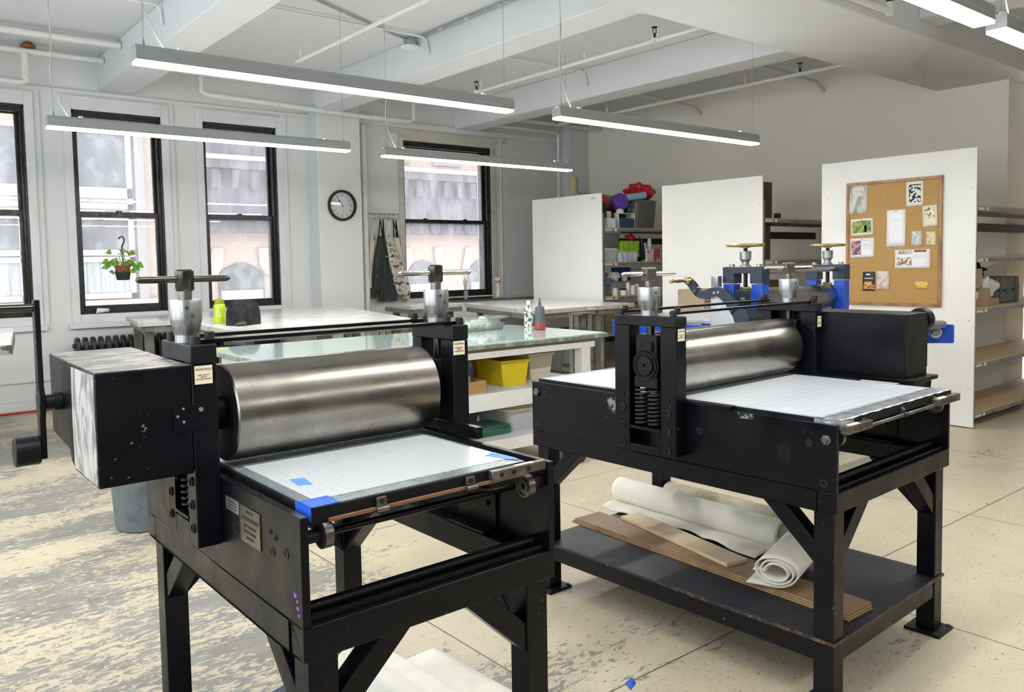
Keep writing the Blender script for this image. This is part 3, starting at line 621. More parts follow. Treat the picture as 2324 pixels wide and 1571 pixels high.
# ---------------------------------------------------------------- LEFT PRESS
PL = empty('etching_press', (.71, 1.599, 0), .010, 'black etching press nearest the camera at left, with T-handle screws, crank and side box', 'printing press')
W, L = .728, 1.128
stand(PL, W, L, .7535, .678, feet=True)
for a0, a1 in ((0, .019), (.709, .728)):
    G().box(a0, a1, .0, L, .7545, .995).build('side_plate', M['black'], PL, bev=.0015)
upright(PL, -.064, -.001, .455, .685, .825, 1.337, .517, .623, .878, 1.29, 1.290)
upright(PL, .729, .787, .455, .685, .825, 1.337, .521, .635, .878, 1.29, 1.290)
G().box(-.066, -.002, .52, .62, .885, .893).build('spring_seat', M['black'], PL)
G().box(.73, .786, .525, .631, .885, .893).build('spring_seat', M['black'], PL)
bearing(PL, -.062, .570, 1.141, -1, 1.225, 1.035); bearing(PL, .728, .578, 1.141, -1, 1.225, 1.035)
for a, b in ((-.033, .545), (-.033, .596), (.758, .552), (.758, .604)): spring(PL, a, b, .893, 1.034, .020, .0042, 8)
for b in (.486, .655):
    for z in (.87, .93, .99, 1.05): socket_bolt(PL, (-.064, b, z), (-1, 0, 0), .012)
roller(PL, .045, .672, .570, 1.1415, .131, M['roller'])
pressure_screw(PL, -.037, .563, 1.337, .0395, .02, .240, M['gunmetal'], M['gunmetal'])
pressure_screw(PL, .745, .565, 1.337, .0400, -.22, .250, M['gunmetal'], M['chrome'])
for a in (-.031, .758):
    for b in (.475, .660):
        cap_screw(PL, a + (.012 if a > 0 else -.014), b, 1.347 if False else 1.337, h=.022)
        cap_screw(PL, a + (-.032 if a > 0 else .024), b + .006, 1.3475, h=.020)
for b in (.492, .672):
    G().box(-.045, .778, b - .008, b + .016, 1.3375, 1.3475).build('tie_bar', M['black'], PL, bev=.001)
# bed with its blotter and glass
G().box(.035, .648, .018, 1.10, .968, 1.0035).build('press_bed', M['black2'], PL, bev=.0015)
G().box(.040, .643, .022, 1.09, 1.0036, 1.0062).build('bed_surface', mat('bed_edge_sheet', (.17, .20, .205), .25, col2=(.195, .225, .23), scale=12, rvar=.1), PL)
def grid_sheet(name, base, line, fams, rough=.3):
    # fams: (axis, pitch, line width, strength)
    m, t, b = nt(name); tc = N(t, 'ShaderNodeTexCoord'); sep = N(t, 'ShaderNodeSeparateXYZ'); t.links.new(tc.outputs['Object'], sep.inputs[0]); f = None
    for k, pitch, lw, s_ in fams:
        fr = mth(t, 'FRACT', mth(t, 'DIVIDE', mth(t, 'ADD', sep.outputs[k], 10.), pitch)); g_ = mth(t, 'MULTIPLY', mth(t, 'LESS_THAN', fr, lw / pitch), s_)
        f = g_ if f is None else mth(t, 'MAXIMUM', f, g_)
    c = mix(t, f, base, line)
    sm = ramp(t, noise(t, 9, 5), .62, .75); c = mix(t, mth(t, 'MULTIPLY', sm, .35), c, (.35, .36, .36)); t.links.new(c, b.inputs['Base Color'])
    b.inputs['Roughness'].default_value = rough; b.inputs['Coat Weight'].default_value = .5; b.inputs['Coat Roughness'].default_value = .08; return m
G().box(.068, .630, .070, .50, 1.0063, 1.0072).build('grid_sheet', grid_sheet('grid_paper_under_acetate', (.64, .67, .69), (.16, .20, .23), ((0, .0064, .0010, .55), (0, .0256, .0013, .85), (1, .0128, .0010, .35))), PL)
e = G().box(.0335, .104, .0165, .080, 1.0074, 1.0084).box(.0335, .0345, .0165, .095, .975, 1.0084).build('blue_tape', M['tape_b'], PL)
G().add([(.092, .205, 1.0074), (.124, .190, 1.0074), (.134, .262, 1.0074), (.100, .272, 1.0074), (.092, .205, 1.0079), (.124, .190, 1.0079), (.134, .262, 1.0079), (.100, .272, 1.0079)], [(0, 1, 2, 3), (4, 5, 6, 7), (0, 1, 5, 4), (1, 2, 6, 5), (2, 3, 7, 6), (3, 0, 4, 7)]).build('blue_tape', M['tape_b2'], PL)
G().add([(x, y, z) for z in (1.0074, 1.008) for x, y in ((.598, .135), (.640, .150), (.644, .06), (.636, .03), (.618, .065))], [(0, 1, 2, 3, 4), (5, 6, 7, 8, 9), (0, 1, 6, 5), (1, 2, 7, 6), (2, 3, 8, 7), (3, 4, 9, 8), (4, 0, 5, 9)]).build('blue_tape', M['tape_b2'], PL)
# bed front: copper coloured strip, clips, stop block
G().box(.075, .645, .010, .022, .9705, .9775).build('front_strip', mat('oiled_wood_strip', (.24, .12, .065), .5), PL)
for a in (.205, .458):
    c = G().box(a - .013, a + .013, .009, .0165, .974, 1.000).build('bed_clip', M['steel_dk'], PL, bev=.001)
    G().cyl((a, .006, .990), (a, .012, .990), .006, n=6).build('clip_bolt', M['bolt'], c); G().cyl((a - .016, .006, .973), (a + .016, .006, .973), .006, n=12).build('clip_barrel', M['steel_dk'], c)
k = G().box(.520, .700, .000, .018, .978, 1.003).build('stop_block', M['steel_dk'], PL, bev=.002)
for a in (.55, .59, .64): socket_bolt(k, (a, 0, .990), (0, -1, 0), .006, .001)
G().box(.60, .66, .003, .015, 1.0031, 1.0036).build('block_label', M['label'], k)
G().box(.722, .748, .335, .640, 1.0005, 1.036).build('bed_guide_bar', M['black'], PL, bev=.003)
G().box(-.022, .03, .60, .99, 1.0, 1.004).build('bed_side_guard', M['black'], PL)
# side plate furniture
pl = G().box(-.0025, -.0005, .211, .331, .868, .956).build('maker_plate', mat('brushed_brass_dull', (.16, .145, .115), .35, .8), PL)
for tx, sz, zz in (('BUILT BY', .010, .945), ('CHARLES BRAND', .0135, .928), ('NEW YORK CITY', .0095, .910), ('PATENT PENDING', .0085, .896), ('NEW YORK', .0085, .882)): text(tx, sz, M['ink'], pl, (-.0028, .271, zz), ROT_NX)
for b, z in ((.327, .912), (.216, .905), (.29, .873)): G().cyl((-.002, b, z), (-.0045, b, z), .0032, n=10).build('plate_screw', M['chrome'], pl)
p2 = G().box(-.002, -.0005, .339, .425, .924, .957).build('address_plate', M['silver'], PL)
for zz in (.948, .940, .932): G().box(-.0024, -.002, .352, .412, zz - .0012, zz + .0012).build('engraved_line', M['ink'], p2)
for b, z, r in ((.155, .930, .007), (.128, .922, .007), (.148, .885, .013), (.075, .900, .013), (.372, .885, .014)): socket_bolt(PL, (0, b, z), (-1, 0, 0), r, .0015)
g = G()
for b, z, s in ((.028, .815, .010), (.02, .806, .007), (.035, .822, .005), (.018, .79, .009), (.014, .776, .007)): g.box(-.0006, .0, b, b + s * 1.2, z, z + s * .8)
g.build('violet_paint_marks', mat('violet_paint', (.22, .10, .55), .6), PL)
bearing_wheel(PL, .060, .032, .940, 1, .032, .042); bearing_wheel(PL, .668, .034, .935, -1, .030, .042)
G().cyl((.019, .05, .776), (.709, .05, .776), .0135, n=24).build('lower_cross_rod', M['black'], PL)
G().cyl((.019, .125, .908), (.709, .125, .908), .0085, n=20).build('upper_cross_rod', M['black'], PL)
G().box(.019, .709, .018, .022, .7545, .770).build('front_angle', M['black'], PL, bev=.001)
G().box(.655, .7085, .22, .40, .7545, .762).box(.7, .7085, .22, .40, .762, .87).build('angle_bracket', M['black'], PL, bev=.001)
for b in (.26, .35): G().cyl((.70, b, .83), (.692, b, .83), .009, n=6).build('hex_bolt', M['bolt'], PL)
# side box with drive
def poly_box(name, parent, material, poly, x0, x1, bev=.002): return G().prism(poly, 'x', x0, x1).build(name, material, parent, bev=bev)
M['black_chip'] = black_paint('black_enamel_chipped', chips=.645)
gb = poly_box('gear_box', PL, M['black_chip'], [(.456, 1.018), (.456, 1.288), (.975, 1.296), (.968, 1.08), (.76, 1.062), (.745, 1.035), (.70, 1.018)], -.282, -.0665)
mt, t, b = nt('scuffed_black_top'); M['scufftop'] = mt
n = noise(t, 9, 8, (1., 4.5, 1), rough=.75, dist=.8); c = mix(t, ramp(t, n, .46, .60), (.028, .027, .026), (.40, .37, .34)); t.links.new(c, b.inputs['Base Color']); b.inputs['Roughness'].default_value = .42
G().prism([(-.281, .458), (-.068, .458), (-.068, .974), (-.281, .974)], 'z', 1.2885, 1.2895).xf(lambda v: Vector((v.x, v.y, v.z + (v.y - .456) * .0154))).build('box_lid', M['scufftop'], gb)
mt, t, b = nt('torn_silver_tape_cover'); M['torn'] = mt
n = noise(t, 5, 6, (1, 2.6, 1.), rough=.6, dist=2.2); c = mix(t, ramp(t, n, .42, .56), (.25, .25, .245), (.58, .58, .565)); t.links.new(c, b.inputs['Base Color']); b.inputs['Roughness'].default_value = .38; b.inputs['Metallic'].default_value = .25
bump(t, b, n, .6, .01)
G().prism([(.462, 1.024), (.462, 1.284), (.69, 1.284), (.70, 1.16), (.695, 1.026)], 'x', -.2845, -.2825).build('silver_tape_cover', M['torn'], gb)
st = G().box(-.112, -.032, .4525, .4545, 1.128, 1.190).build('strap_plate', M['black'], gb, bev=.0005)
for a, z, r in ((-.045, 1.176, .006), (-.088, 1.183, .0035), (-.102, 1.165, .004), (-.088, 1.150, .004)): G().lathe([(r, 0), (r * .8, .003), (0, .004)], (a, .4525, z), (0, -1, 0), 14).build('plate_screw', M['alu'], st)
warning_label(PL, -.035, .4538, 1.262, .044, .046); warning_label(PL, .751, .4538, 1.266, .043, .043)
# crank with handle and counterweight
cr = G().prism([(.815, 1.035), (.853, 1.035), (.853, 1.14), (.862, 1.155), (.862, 1.205), (.850, 1.225), (.850, 1.452), (.818, 1.452), (.818, 1.225), (.806, 1.205), (.806, 1.155), (.815, 1.14)], 'x', -.338, -.324).build('crank_arm', M['black'], PL, bev=.002)
G().cyl((-.324, .834, 1.181), (-.283, .834, 1.181), .020, n=28).build('crank_hub', M['black2'], cr)
G().cyl((-.300, .834, 1.181), (-.283, .834, 1.181), .024, n=28).build('shaft_collar', M['black2'], cr)
G().cyl((-.312, .815, 1.181), (-.312, .8125, 1.181), .0045, n=12).build('grub_screw', M['bolt'], cr)
G().loft([(-.396, .842, 1.057), (-.394, .842, 1.057), (-.340, .842, 1.057), (-.338, .842, 1.057)], [.036, .038, .038, .036], 36).build('counterweight', M['black2'], cr)
hd = G().loft([(-.338, .834, 1.432), (-.60, .834, 1.432)], .0105, 20).build('crank_handle', M['gunmetal'], cr)
# ---------------------------------------------------------------- RIGHT PRESS
PR = empty('etching_press', (2.481, 1.38, 0), .035, 'black etching press at right with coil springs and felt rolls on its lower shelf', 'printing press')
W, L = .930, 1.477
stand(PR, W, L, .747, .677, feet=True)
for a0, a1 in ((0, .016), (.914, .930)): G().box(a0, a1, 0, L, .748, .976).build('side_plate', M['black'], PR, bev=.0015)
upright(PR, -.068, -.001, .600, .904, .776, 1.312, .672, .828, .80, 1.27, 1.2715)
upright(PR, .965, 1.026, .600, .904, .776, 1.318, .672, .828, .80, 1.27, 1.2765)
G().box(.931, .965, .60, .90, .776, .90).build('spacer_plate', M['black'], PR)
G().box(-.070, -.003, .673, .827, .862, .874).build('spring_seat', M['black'], PR, bev=.001)
bearing(PR, -.064, .745, 1.118, -1, 1.238, 1.040, .063); bearing(PR, .966, .75, 1.118, -1, 1.238, 1.04, .063)
G().box(-.068, -.004, .688, .802, 1.030, 1.070).build('bearing_saddle', M['black2'], PR, bev=.002)
for b in (.787, .722): spring(PR, -.036, b, .874, 1.030, .028, .0052, 9)
for b in (.787, .722): spring(PR, .995, b, .874, 1.030, .028, .0052, 9)
for b in (.863, .636):
    for z, r in ((.995, .008), (.944, .0145), (.872, .0145), (.798, .0145)): socket_bolt(PR, (-.068, b, z), (-1, 0, 0), r, .004)
roller(PR, .03, .905, .751, 1.117, .127, M['roller2'])
pressure_screw(PR, -.036, .751, 1.312, .0445, math.radians(-20), .245, M['steel_dk'], M['chrome'], sq=True)
pressure_screw(PR, .993, .751, 1.318, .0445, math.radians(-34), .245, M['steel_dk'], M['chrome'], sq=True)
for a, zz in ((-.035, 1.312), (.995, 1.318)):
    for b in (.622, .882):
        cap_screw(PR, a - .015, b, zz, .0125, .024); cap_screw(PR, a + .016, b + .006, zz + .010, .0125, .024)
for b in (.632, .876): G().box(-.045, 1.02, b - .010, b + .014, 1.3185, 1.3285).build('tie_bar', M['black'], PR, bev=.001)
G().box(.022, .908, -.012, 1.455, .9625, .9885).build('press_bed', M['black2'], PR, bev=.0015)
G().box(.024, .906, .004, 1.44, .9886, .9905).build('bed_surface', mat('pale_bed_sheet', (.46, .49, .51), .2), PR)
G().box(.045, .885, .078, .66, .9906, .9915).build('grid_sheet', grid_sheet('large_grid_paper', (.64, .67, .71), (.20, .24, .30), ((1, .0508, .0022, .8), (0, .0127, .0009, .22), (0, .0508, .0014, .3))), PR)
G().box(.045, .885, .80, 1.40, .9906, .9912).build('back_sheet', M['paper'], PR)
g = G().grid(lambda u, v: Vector((.020 + .885 * u, -.014 + .075 * v + .004 * math.sin(u * 40) * (1 - v) * .4, .9925 + .0012 * math.sin(u * 63 + v * 5))), 60, 5)
g.build('silver_tape', M['tape_g'], PR, solid=.0008)
G().box(.0195, .0215, -.014, .09, .960, .9925).build('silver_tape', M['tape_g'], PR); G().box(.0215, .09, -.0145, -.0125, .972, .9925).build('silver_tape', M['tape_g'], PR)
for a0, a1 in ((.0, .172), (.715, .925)):
    k = G().box(a0, a1, -.040, -.0128, .950, .978).build('stop_block', M['steel_dk'], PR, bev=.002)
    for a in (a0 + .05, a0 + .085, a0 + .12): G().cyl((a, -.041, .963), (a, -.0395, .963), .004, n=10).build('bolt_hole', M['ink'], k)
    G().box(a0 + .02, a0 + .09, -.036, -.018, .9781, .9786).build('block_label', M['label'], k)
G().cyl((.165, -.026, .955), (.72, -.026, .955), .006, n=14).build('front_rod', M['steel_dk'], PR)
for a in (.155, .45, .735):
    c = G().box(a - .010, a + .010, -.018, -.0125, .955, .982).build('bed_clip', M['steel_dk'], PR, bev=.001)
    G().cyl((a, -.024, .974), (a, -.017, .974), .006, n=6).build('clip_bolt', M['chrome'], c); G().cyl((a - .012, -.026, .955), (a + .012, -.026, .955), .009, n=12).build('clip_barrel', M['bolt'], c)
bearing_wheel(PR, .050, .034, .926, 1, .032, .034); bearing_wheel(PR, .880, .036, .928, -1, .032, .034)
nb = G().prism([(.033 + y, .924 + z) for y, z in hexpoly(.018)], 'x', -.012, 0).build('hex_nut', M['steel_dk'], PR, bev=.0015)
G().cyl((-.012, .033, .924), (-.018, .033, .924), .009, n=16).build('bolt_end', M['steel_dk'], nb)
nb = G().prism([(1.44 + y, .930 + z) for y, z in hexpoly(.018)], 'x', -.012, 0).build('hex_nut', M['steel_dk'], PR, bev=.0015)
for b, z, r in ((.098, .905, .013), (.118, .941, .005), (.087, .941, .005), (.045, .776, .014), (.543, .880, .014), (1.39, .925, .013), (1.44, .785, .013)): socket_bolt(PR, (0, b, z), (-1, 0, 0), r, .0015)
G().cyl((.016, .06, .765), (.914, .06, .765), .0155, n=24).build('lower_cross_rod', M['black'], PR)
G().box(.016, .914, .016, .020, .748, .760).build('front_angle', M['black'], PR, bev=.001)
G().box(.86, .9135, .20, .48, .748, .755).box(.905, .9135, .20, .48, .755, .85).build('angle_bracket', M['black'], PR, bev=.001)
for b in (.25, .43): G().cyl((.905, b, .81), (.897, b, .81), .010, n=6).build('hex_bolt', M['bolt'], PR)
G().box(-.018, .022, .40, .598, .978, .992).build('bed_side_guard', M['black'], PR, bev=.002); G().box(-.018, .022, .905, .95, .978, .992).build('bed_side_guard', M['black'], PR, bev=.002)
G().box(.912, .955, .38, .598, .978, .995).build('bed_side_guard', M['black'], PR, bev=.002)
wm = mat('bare_metal_wear', (.26, .25, .22), .45, .3, col2=(.02, .02, .02), scale=38, lo=.47, hi=.5, detail=6)
G().add([(-.0006, b, z) for b, z in ((.945, .975 - .02), (1.01, .955), (1.0, .905), (.96, .885), (.945, .92))], [(0, 1, 2, 3, 4)]).build('worn_paint_patch', wm, PR)
G().add([(-.0006, b, z) for b, z in ((.31, .974), (.375, .974), (.37, .952), (.31, .955))], [(0, 1, 2, 3)]).build('worn_paint_patch', wm, PR)
G().box(-.0008, 0, .165, .215, .826, .882).build('faded_sticker', mat('black_sticker', (.003, .0033, .005), .42, spec=.3), PR)
warning_label(PR, -.034, .5988, 1.243, .042, .046); warning_label(PR, 1.000, .5988, 1.232, .034, .05)
# gear box and its support at the right
gb = G().box(1.028, 1.255, .222, .93, .995, 1.276).build('gear_box', M['black_chip'], PR, bev=.004)
G().box(1.029, 1.254, .2205, .2225, 1.03, 1.24).build('side_lid', M['black2'], gb)
G().box(1.028, 1.285, .185, .95, .977, .9945).build('box_shelf', M['black'], PR, bev=.002)
for b in (.21, .88): G().prism([(.931, .70), (.965, .70), (1.275, .95), (1.275, .977), (1.24, .977), (.931, .74)], 'y', b, b + .035).build('shelf_bracket', M['black'], PR, bev=.001)
G().box(.931, 1.27, .21, .245, .93, .9765).build('shelf_rail', M['black'], PR)
cr = G().prism([(.26, 1.02), (.50, 1.02), (.50, 1.16), (.29, 1.25), (.25, 1.25)], 'x', 1.268, 1.284).build('crank_arm', M['black'], PR, bev=.002)
G().cyl((1.256, .46, 1.10), (1.268, .46, 1.10), .022, n=24).build('crank_hub', M['black2'], cr)
G().lathe([(.030, 0), (.050, 0), (.052, .004), (.052, .050), (.050, .054), (.030, .054), (.028, .05), (.028, .004)], (1.285, .272, 1.238), (1, 0, 0), 40).build('counterweight', M['black2'], cr)
# lower shelf
sb = G().box(.020, .910, .020, L - .020, .150, .2215).build('lower_shelf', M['black'], PR, bev=.003)
g = G(); n = 90
rnd = random.Random(3)
top = [(i / n * (L - .022) + .010) for i in range(n + 1)]
pts = [(.012 - rnd.random() * (.004 if i < 60 else .001) + (.006 if abs(i - 47) < 2 else 0), t_) for i, t_ in enumerate(top)]
poly = pts + [(.920, L - .012), (.920, .010)]
sm, t, b = nt('black_board_chipped_edge'); tc = N(t, 'ShaderNodeTexCoord'); sep = N(t, 'ShaderNodeSeparateXYZ'); t.links.new(tc.outputs['Object'], sep.inputs[0])
edge = mth(t, 'MAXIMUM', mth(t, 'MULTIPLY', mth(t, 'LESS_THAN', sep.outputs[0], .0195), mth(t, 'LESS_THAN', sep.outputs[1], .80)), mth(t, 'LESS_THAN', sep.outputs[1], .014))
n_ = ramp(t, noise(t, 40, 7, rough=.8), .52, .56); c = mix(t, mth(t, 'MULTIPLY', edge, n_), (.014, .016, .021), (.17, .085, .05))
c = mix(t, ramp(t, noise(t, 50, 3, shift=(3, 0, 0)), .72, .75), c, (.22, .22, .22)); t.links.new(c, b.inputs['Base Color']); t.links.new(ramp(t, noise(t, 4, 5), .3, .7, .38, .6), b.inputs['Roughness']); bump(t, b, noise(t, 30, 4), .1, .005)
G().prism(poly, 'z', .2217, .232).build('shelf_board', sm, sb)
G().box(.014, .918, .7585, .7605, .2318, .2324).build('board_seam', M['ink'], sb)
# ---------------------------------------------------------------- things on the right press shelf (press coordinates -> world)
def pw(a, b, z, P=PR):
    t_ = P.rotation_euler.z; c_, s_ = math.cos(t_), math.sin(t_); return Vector((P.location.x + a * c_ - b * s_, P.location.y + a * s_ + b * c_, z))
ZS = .2325
def flat_board(name, a0, b0, a1, b1, w, th, z, mf, me, lab, cat, group=None, parentless=True):
    p, q = pw(a0, b0, 0), pw(a1, b1, 0); d = (q - p); l = d.length; an = math.atan2(d.y, d.x)
    e = empty(name, (p.x, p.y, z), an, lab, cat, group)
    G().box(0, l, -w / 2, w / 2, 0, th).build('board', me, e, bev=.0008)
    G().box(.0005, l - .0005, -w / 2 + .0005, w / 2 - .0005, th, th + .0006).build('top_face', mf, e)
    return e
for k, (lab, da) in enumerate((('brown fibreboard strip at the bottom of the stack on the press shelf', 0), ('brown fibreboard strip in the middle of the stack on the press shelf', .006), ('brown fibreboard strip on top of the stack on the press shelf', .012))):
    flat_board('board_strip', .295 + da, .055 + da, .375 + da, 1.515 - da, .165, .0062, ZS + k * .0071, M['ply'], M['plyedge'], lab, 'board')
flat_board('pine_plank', .348, .608, .512, 1.33, .115, .014, ZS + .0222, M['pine'], M['pine'], 'pale pine plank lying across the brown board strips', 'plank')
def spiral_roll(name, p, q, r, turns, th, material, lab, flap=None, squash=1., phase=0., wob=0., cat='felt roll'):
    p, q = Vector(p), Vector(q); ax = (q - p).normalized(); L_ = (q - p).length; upv = Vector((0, 0, 1)); side = ax.cross(upv).normalized()
    n = int(turns * 40); prof = []
    for i in range(n + 1):
        t_ = i / n; an = phase + 2 * PI * turns * t_; rr = r - (1 - t_) * turns * th * 1.5
        prof.append((rr * math.cos(an) * (1 + wob * math.sin(an * .9)), rr * math.sin(an) * squash))
    if flap:
        x0, y0 = prof[-1]
        for i in range(1, 9): prof.append((x0 + flap * i / 8, -r * squash + .5 * th + (y0 + r * squash - .5 * th) * (1 - i / 8) ** 2 + .006 * math.sin(i * 1.3) * (i > 3)))
    c = p; g = G(); nv = 14; base = 0
    def fn(u, v):
        i = u * (len(prof) - 1); i0 = min(int(i), len(prof) - 1); x, y = prof[i0]
        w = .0025 * math.sin(v * 9 + i0 * .02); x_, y_ = x, y
        if flap and i0 > n: y_ += .006 * abs(math.sin(v * 7.)) * (i0 - n) / 8
        return side * (x_ + w) + upv * (y_ + w * .5) + ax * (v * L_ + .003 * math.sin(i0 * .05))
    g.grid(fn, len(prof) - 1, nv)
    return tag(g.build(name, material, None, loc=c, solid=th, sharp=60), lab, cat)
def shelf_roll(a0, b0, a1, b1, r, material, lab, flap=0., turns=2.2):
    org = pw(a0, b0, ZS + r + .004); an = math.atan2((pw(a1, b1, 0) - pw(a0, b0, 0)).y, (pw(a1, b1, 0) - pw(a0, b0, 0)).x); L_ = (pw(a1, b1, 0) - pw(a0, b0, 0)).length
    # local x runs along the roll (away from the camera), local y points to -a
    n = int(turns * 44); prof = []
    for i in range(n + 1):
        t_ = i / n; ph = -PI / 2 - 2 * PI * turns * t_; rr = r * (1 - .30 * t_) * (1 + .02 * math.sin(3 * ph)); prof.append((-rr * math.cos(ph), rr * math.sin(ph)))
    k = 0
    if flap:
        k = 14; prof = [(flap * (1 - i / k), -r + .001 + .010 * math.sin(PI * (i / k)) * (1 - i / k)) for i in range(k)] + prof
    def fn(u, v):
        i = int(round(u * (len(prof) - 1))); y, z = prof[i]; x = v * L_
        if i < k:
            w = 1 - i / k; z += abs(.013 * math.sin(v * 16 + 1.) * w * (v > .12)); y *= (1 - .18 * math.sin(v * 3.1) + .05 * math.sin(v * 11)); x = x * (1 - .06 * w) + .01
        return Vector((x + .002 * math.sin(i * .09), y, z))
    return tag(G().grid(fn, len(prof) - 1, 40).build('felt_roll', material, None, loc=org, solid=.0055, sharp=60, rz=an), lab, 'felt roll')
shelf_roll(.705, .605, .745, 1.60, .063, M['felt'], 'long off-white felt roll lying in front on the press shelf, with a loose flap', .20)
shelf_roll(.862, .70, .885, 1.375, .060, M['felt2'], 'creamy felt roll behind the long one on the press shelf', 0)
# loosely folded roll seen end on
p_, q_ = pw(.232, .362, ZS + .0875), pw(.60, .455, ZS + .0875)
ax = (q_ - p_).normalized(); side = Vector((ax.y, -ax.x, 0)); side = -side if side.x > 0 else side
prof = []
for i in range(0, 111):
    t_ = i / 110; an = -PI / 2 - 2 * PI * 2.75 * t_; rr = 1 - .55 * t_
    x_ = .088 * rr * math.cos(an); z_ = .060 * rr * math.sin(an); x_ += .004 * math.sin(2 * an); z_ += -.010 * (rr < .85) * math.cos(an) * math.cos(an) * .6
    prof.append((x_, z_))
lx, lz = prof[-1]; prof += [(lx + .012 * k, lz + .004 * k - .0012 * k * k) for k in range(1, 5)]
prof = [(.112, -.0612), (.095, -.0612), (.06, -.0608), (.03, -.0606)][::1] + prof
def fn(u, v):
    i = int(round(u * (len(prof) - 1))); x_, z_ = prof[i]; return side * x_ + Vector((0, 0, z_ + .0025)) + ax * (v * (q_ - p_).length + .004 * math.sin(i * .12) * (1 - v))
tag(G().grid(fn, len(prof) - 1, 8).build('felt_roll', M['felt'], None, loc=p_, solid=.0055, sharp=60), 'white felt roll with folded spiral end facing the camera, near the front leg', 'felt roll')
# below the left press: felt over a navy sheet with a bar
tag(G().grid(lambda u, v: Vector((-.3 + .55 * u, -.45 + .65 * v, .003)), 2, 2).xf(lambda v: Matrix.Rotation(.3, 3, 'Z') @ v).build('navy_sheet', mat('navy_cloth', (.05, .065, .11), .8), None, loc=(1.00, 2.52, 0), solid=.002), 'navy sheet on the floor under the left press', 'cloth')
pf = [(.34, .004), (.2, .005), (.12, .012), (.085, .06), (.07, .115), (.045, .14), (.01, .142), (-.015, .135), (-.05, .14), (-.085, .125), (-.10, .08), (-.11, .02), (-.10, .005)]
def fn(u, v):
    i = u * (len(pf) - 1); i0 = min(int(i), len(pf) - 2); f = i - i0; x_ = pf[i0][0] * (1 - f) + pf[i0 + 1][0] * f; z_ = pf[i0][1] * (1 - f) + pf[i0 + 1][1] * f
    return Vector((x_, -.85 + .85 * v, z_ + .003))
tag(G().grid(fn, 48, 6).build('felt_sheet', M['felt'], None, loc=(1.38, 2.62, .003), solid=.005, sharp=60, rz=.06), 'white felt sheet folded over on the floor under the left press', 'felt')
tag(G().cyl((0, 0, 0), (-.02, -.75, 0), .014, n=16).build('steel_bar', M['steel_dk'], None, loc=(1.535, 2.62, .024)), 'grey steel bar lying on the felt under the left press', 'bar')
e = empty('waste_bin', (1.30, 5.10, 0), 0, 'grey plastic waste bin standing behind the left press', 'waste bin')
G().lathe([(.16, 0), (.17, .01), (.20, .50), (.19, .50), (.16, .02)], n=32).build('body', M['can'], e)
G().lathe([(.212, .47), (.215, .475), (.215, .525), (.19, .528), (.188, .49)], n=32).build('liner_rim', M['rubber'], e)
tag(G().add([(0, 0, .001), (.05, .02, .001), (.06, .05, .006), (.02, .045, .001)], [(0, 1, 2, 3)]).build('tape_scrap', M['tape_b'], None, loc=(2.08, 1.93, .001), solid=.0015), 'scrap of blue tape on the floor in front of the right press', 'tape scrap')
tag(G().box(-.11, .11, -.012, .012, 0, .012).build('blue_strip', M['tape_b'], None, loc=(5.26, 2.99, 0), rz=.2), 'blue strip on the floor seen through the open end of the right press', 'strip')
# ================================================================ white worktable with glass slab
WT = empty('work_table', (1.85, 4.43, 0), 0, 'white wooden worktable with a pale green glass slab top, between the presses', 'table')
def q_(g): return g.xf(lambda v: v - Vector((1.85, 4.43, 0)))
X0, X1, Y0, Y1 = 1.84, 4.53, 4.40, 5.62
q_(G().box(X0 + .10, X1 - .09, Y0 + .06, Y1 - .08, .915, .938)).build('sub_top', M['card'], WT)
q_(G().box(X0, X1, Y0, Y1, .938, .968)).build('slab_edge', M['greencopper'], WT, bev=.004)
q_(G().box(X0 + .012, X1 - .012, Y0 + .012, Y1 - .012, .968, .975)).build('glass_slab', M['slabglass'], WT, bev=.002)
q_(G().box(X0 + .10, X1 - .10, Y0 + .05, Y0 + .088, .868, .914).box(X0 + .10, X1 - .10, Y1 - .1, Y1 - .062, .868, .914).box(X0 + .10, X0 + .138, Y0 + .088, Y1 - .1, .868, .914).box(X1 - .138, X1 - .10, Y0 + .088, Y1 - .1, .868, .914)).build('apron_rail', M['whitewood'], WT, bev=.002)
for x, y in ((X0 + .14, Y0 + .05), (X1 - .24, Y0 + .05), (X0 + .14, Y1 - .15), (X1 - .24, Y1 - .15)):
    lg = q_(G().box(x, x + .09, y + .002, y + .088, .12, .868)).build('leg', M['whitewood'], WT, bev=.003)
    w = q_(G().lathe([(.012, -.018), (.044, -.018), (.05, -.010), (.05, .010), (.044, .018), (.012, .018)], (x - .06, y - .02, .05), (.8, .6, 0), 28)).build('caster_wheel', M['rubber'], lg)
    q_(G().box(x - .02, x + .08, y - .0, y + .08, .105, .12).box(x - .055, x - .005, y - .042, y - .036, .04, .105).box(x - .055, x - .005, y + .002, y + .008, .04, .105)).build('caster_fork', M['greysteel'], lg)
for nm, z0, z1 in (('middle_shelf', .505, .623), ('bottom_shelf', .20, .285)):
    q_(G().box(X0 + .12, X1 - .12, Y0 + .045, Y0 + .083, z0, z1).box(X0 + .12, X1 - .12, Y1 - .1, Y1 - .062, z0, z1).box(X0 + .13, X1 - .13, Y0 + .083, Y1 - .1, z1 - .02, z1)).build(nm, M['whitewood'], WT, bev=.002)
Z1, Z2 = .6235, .2855
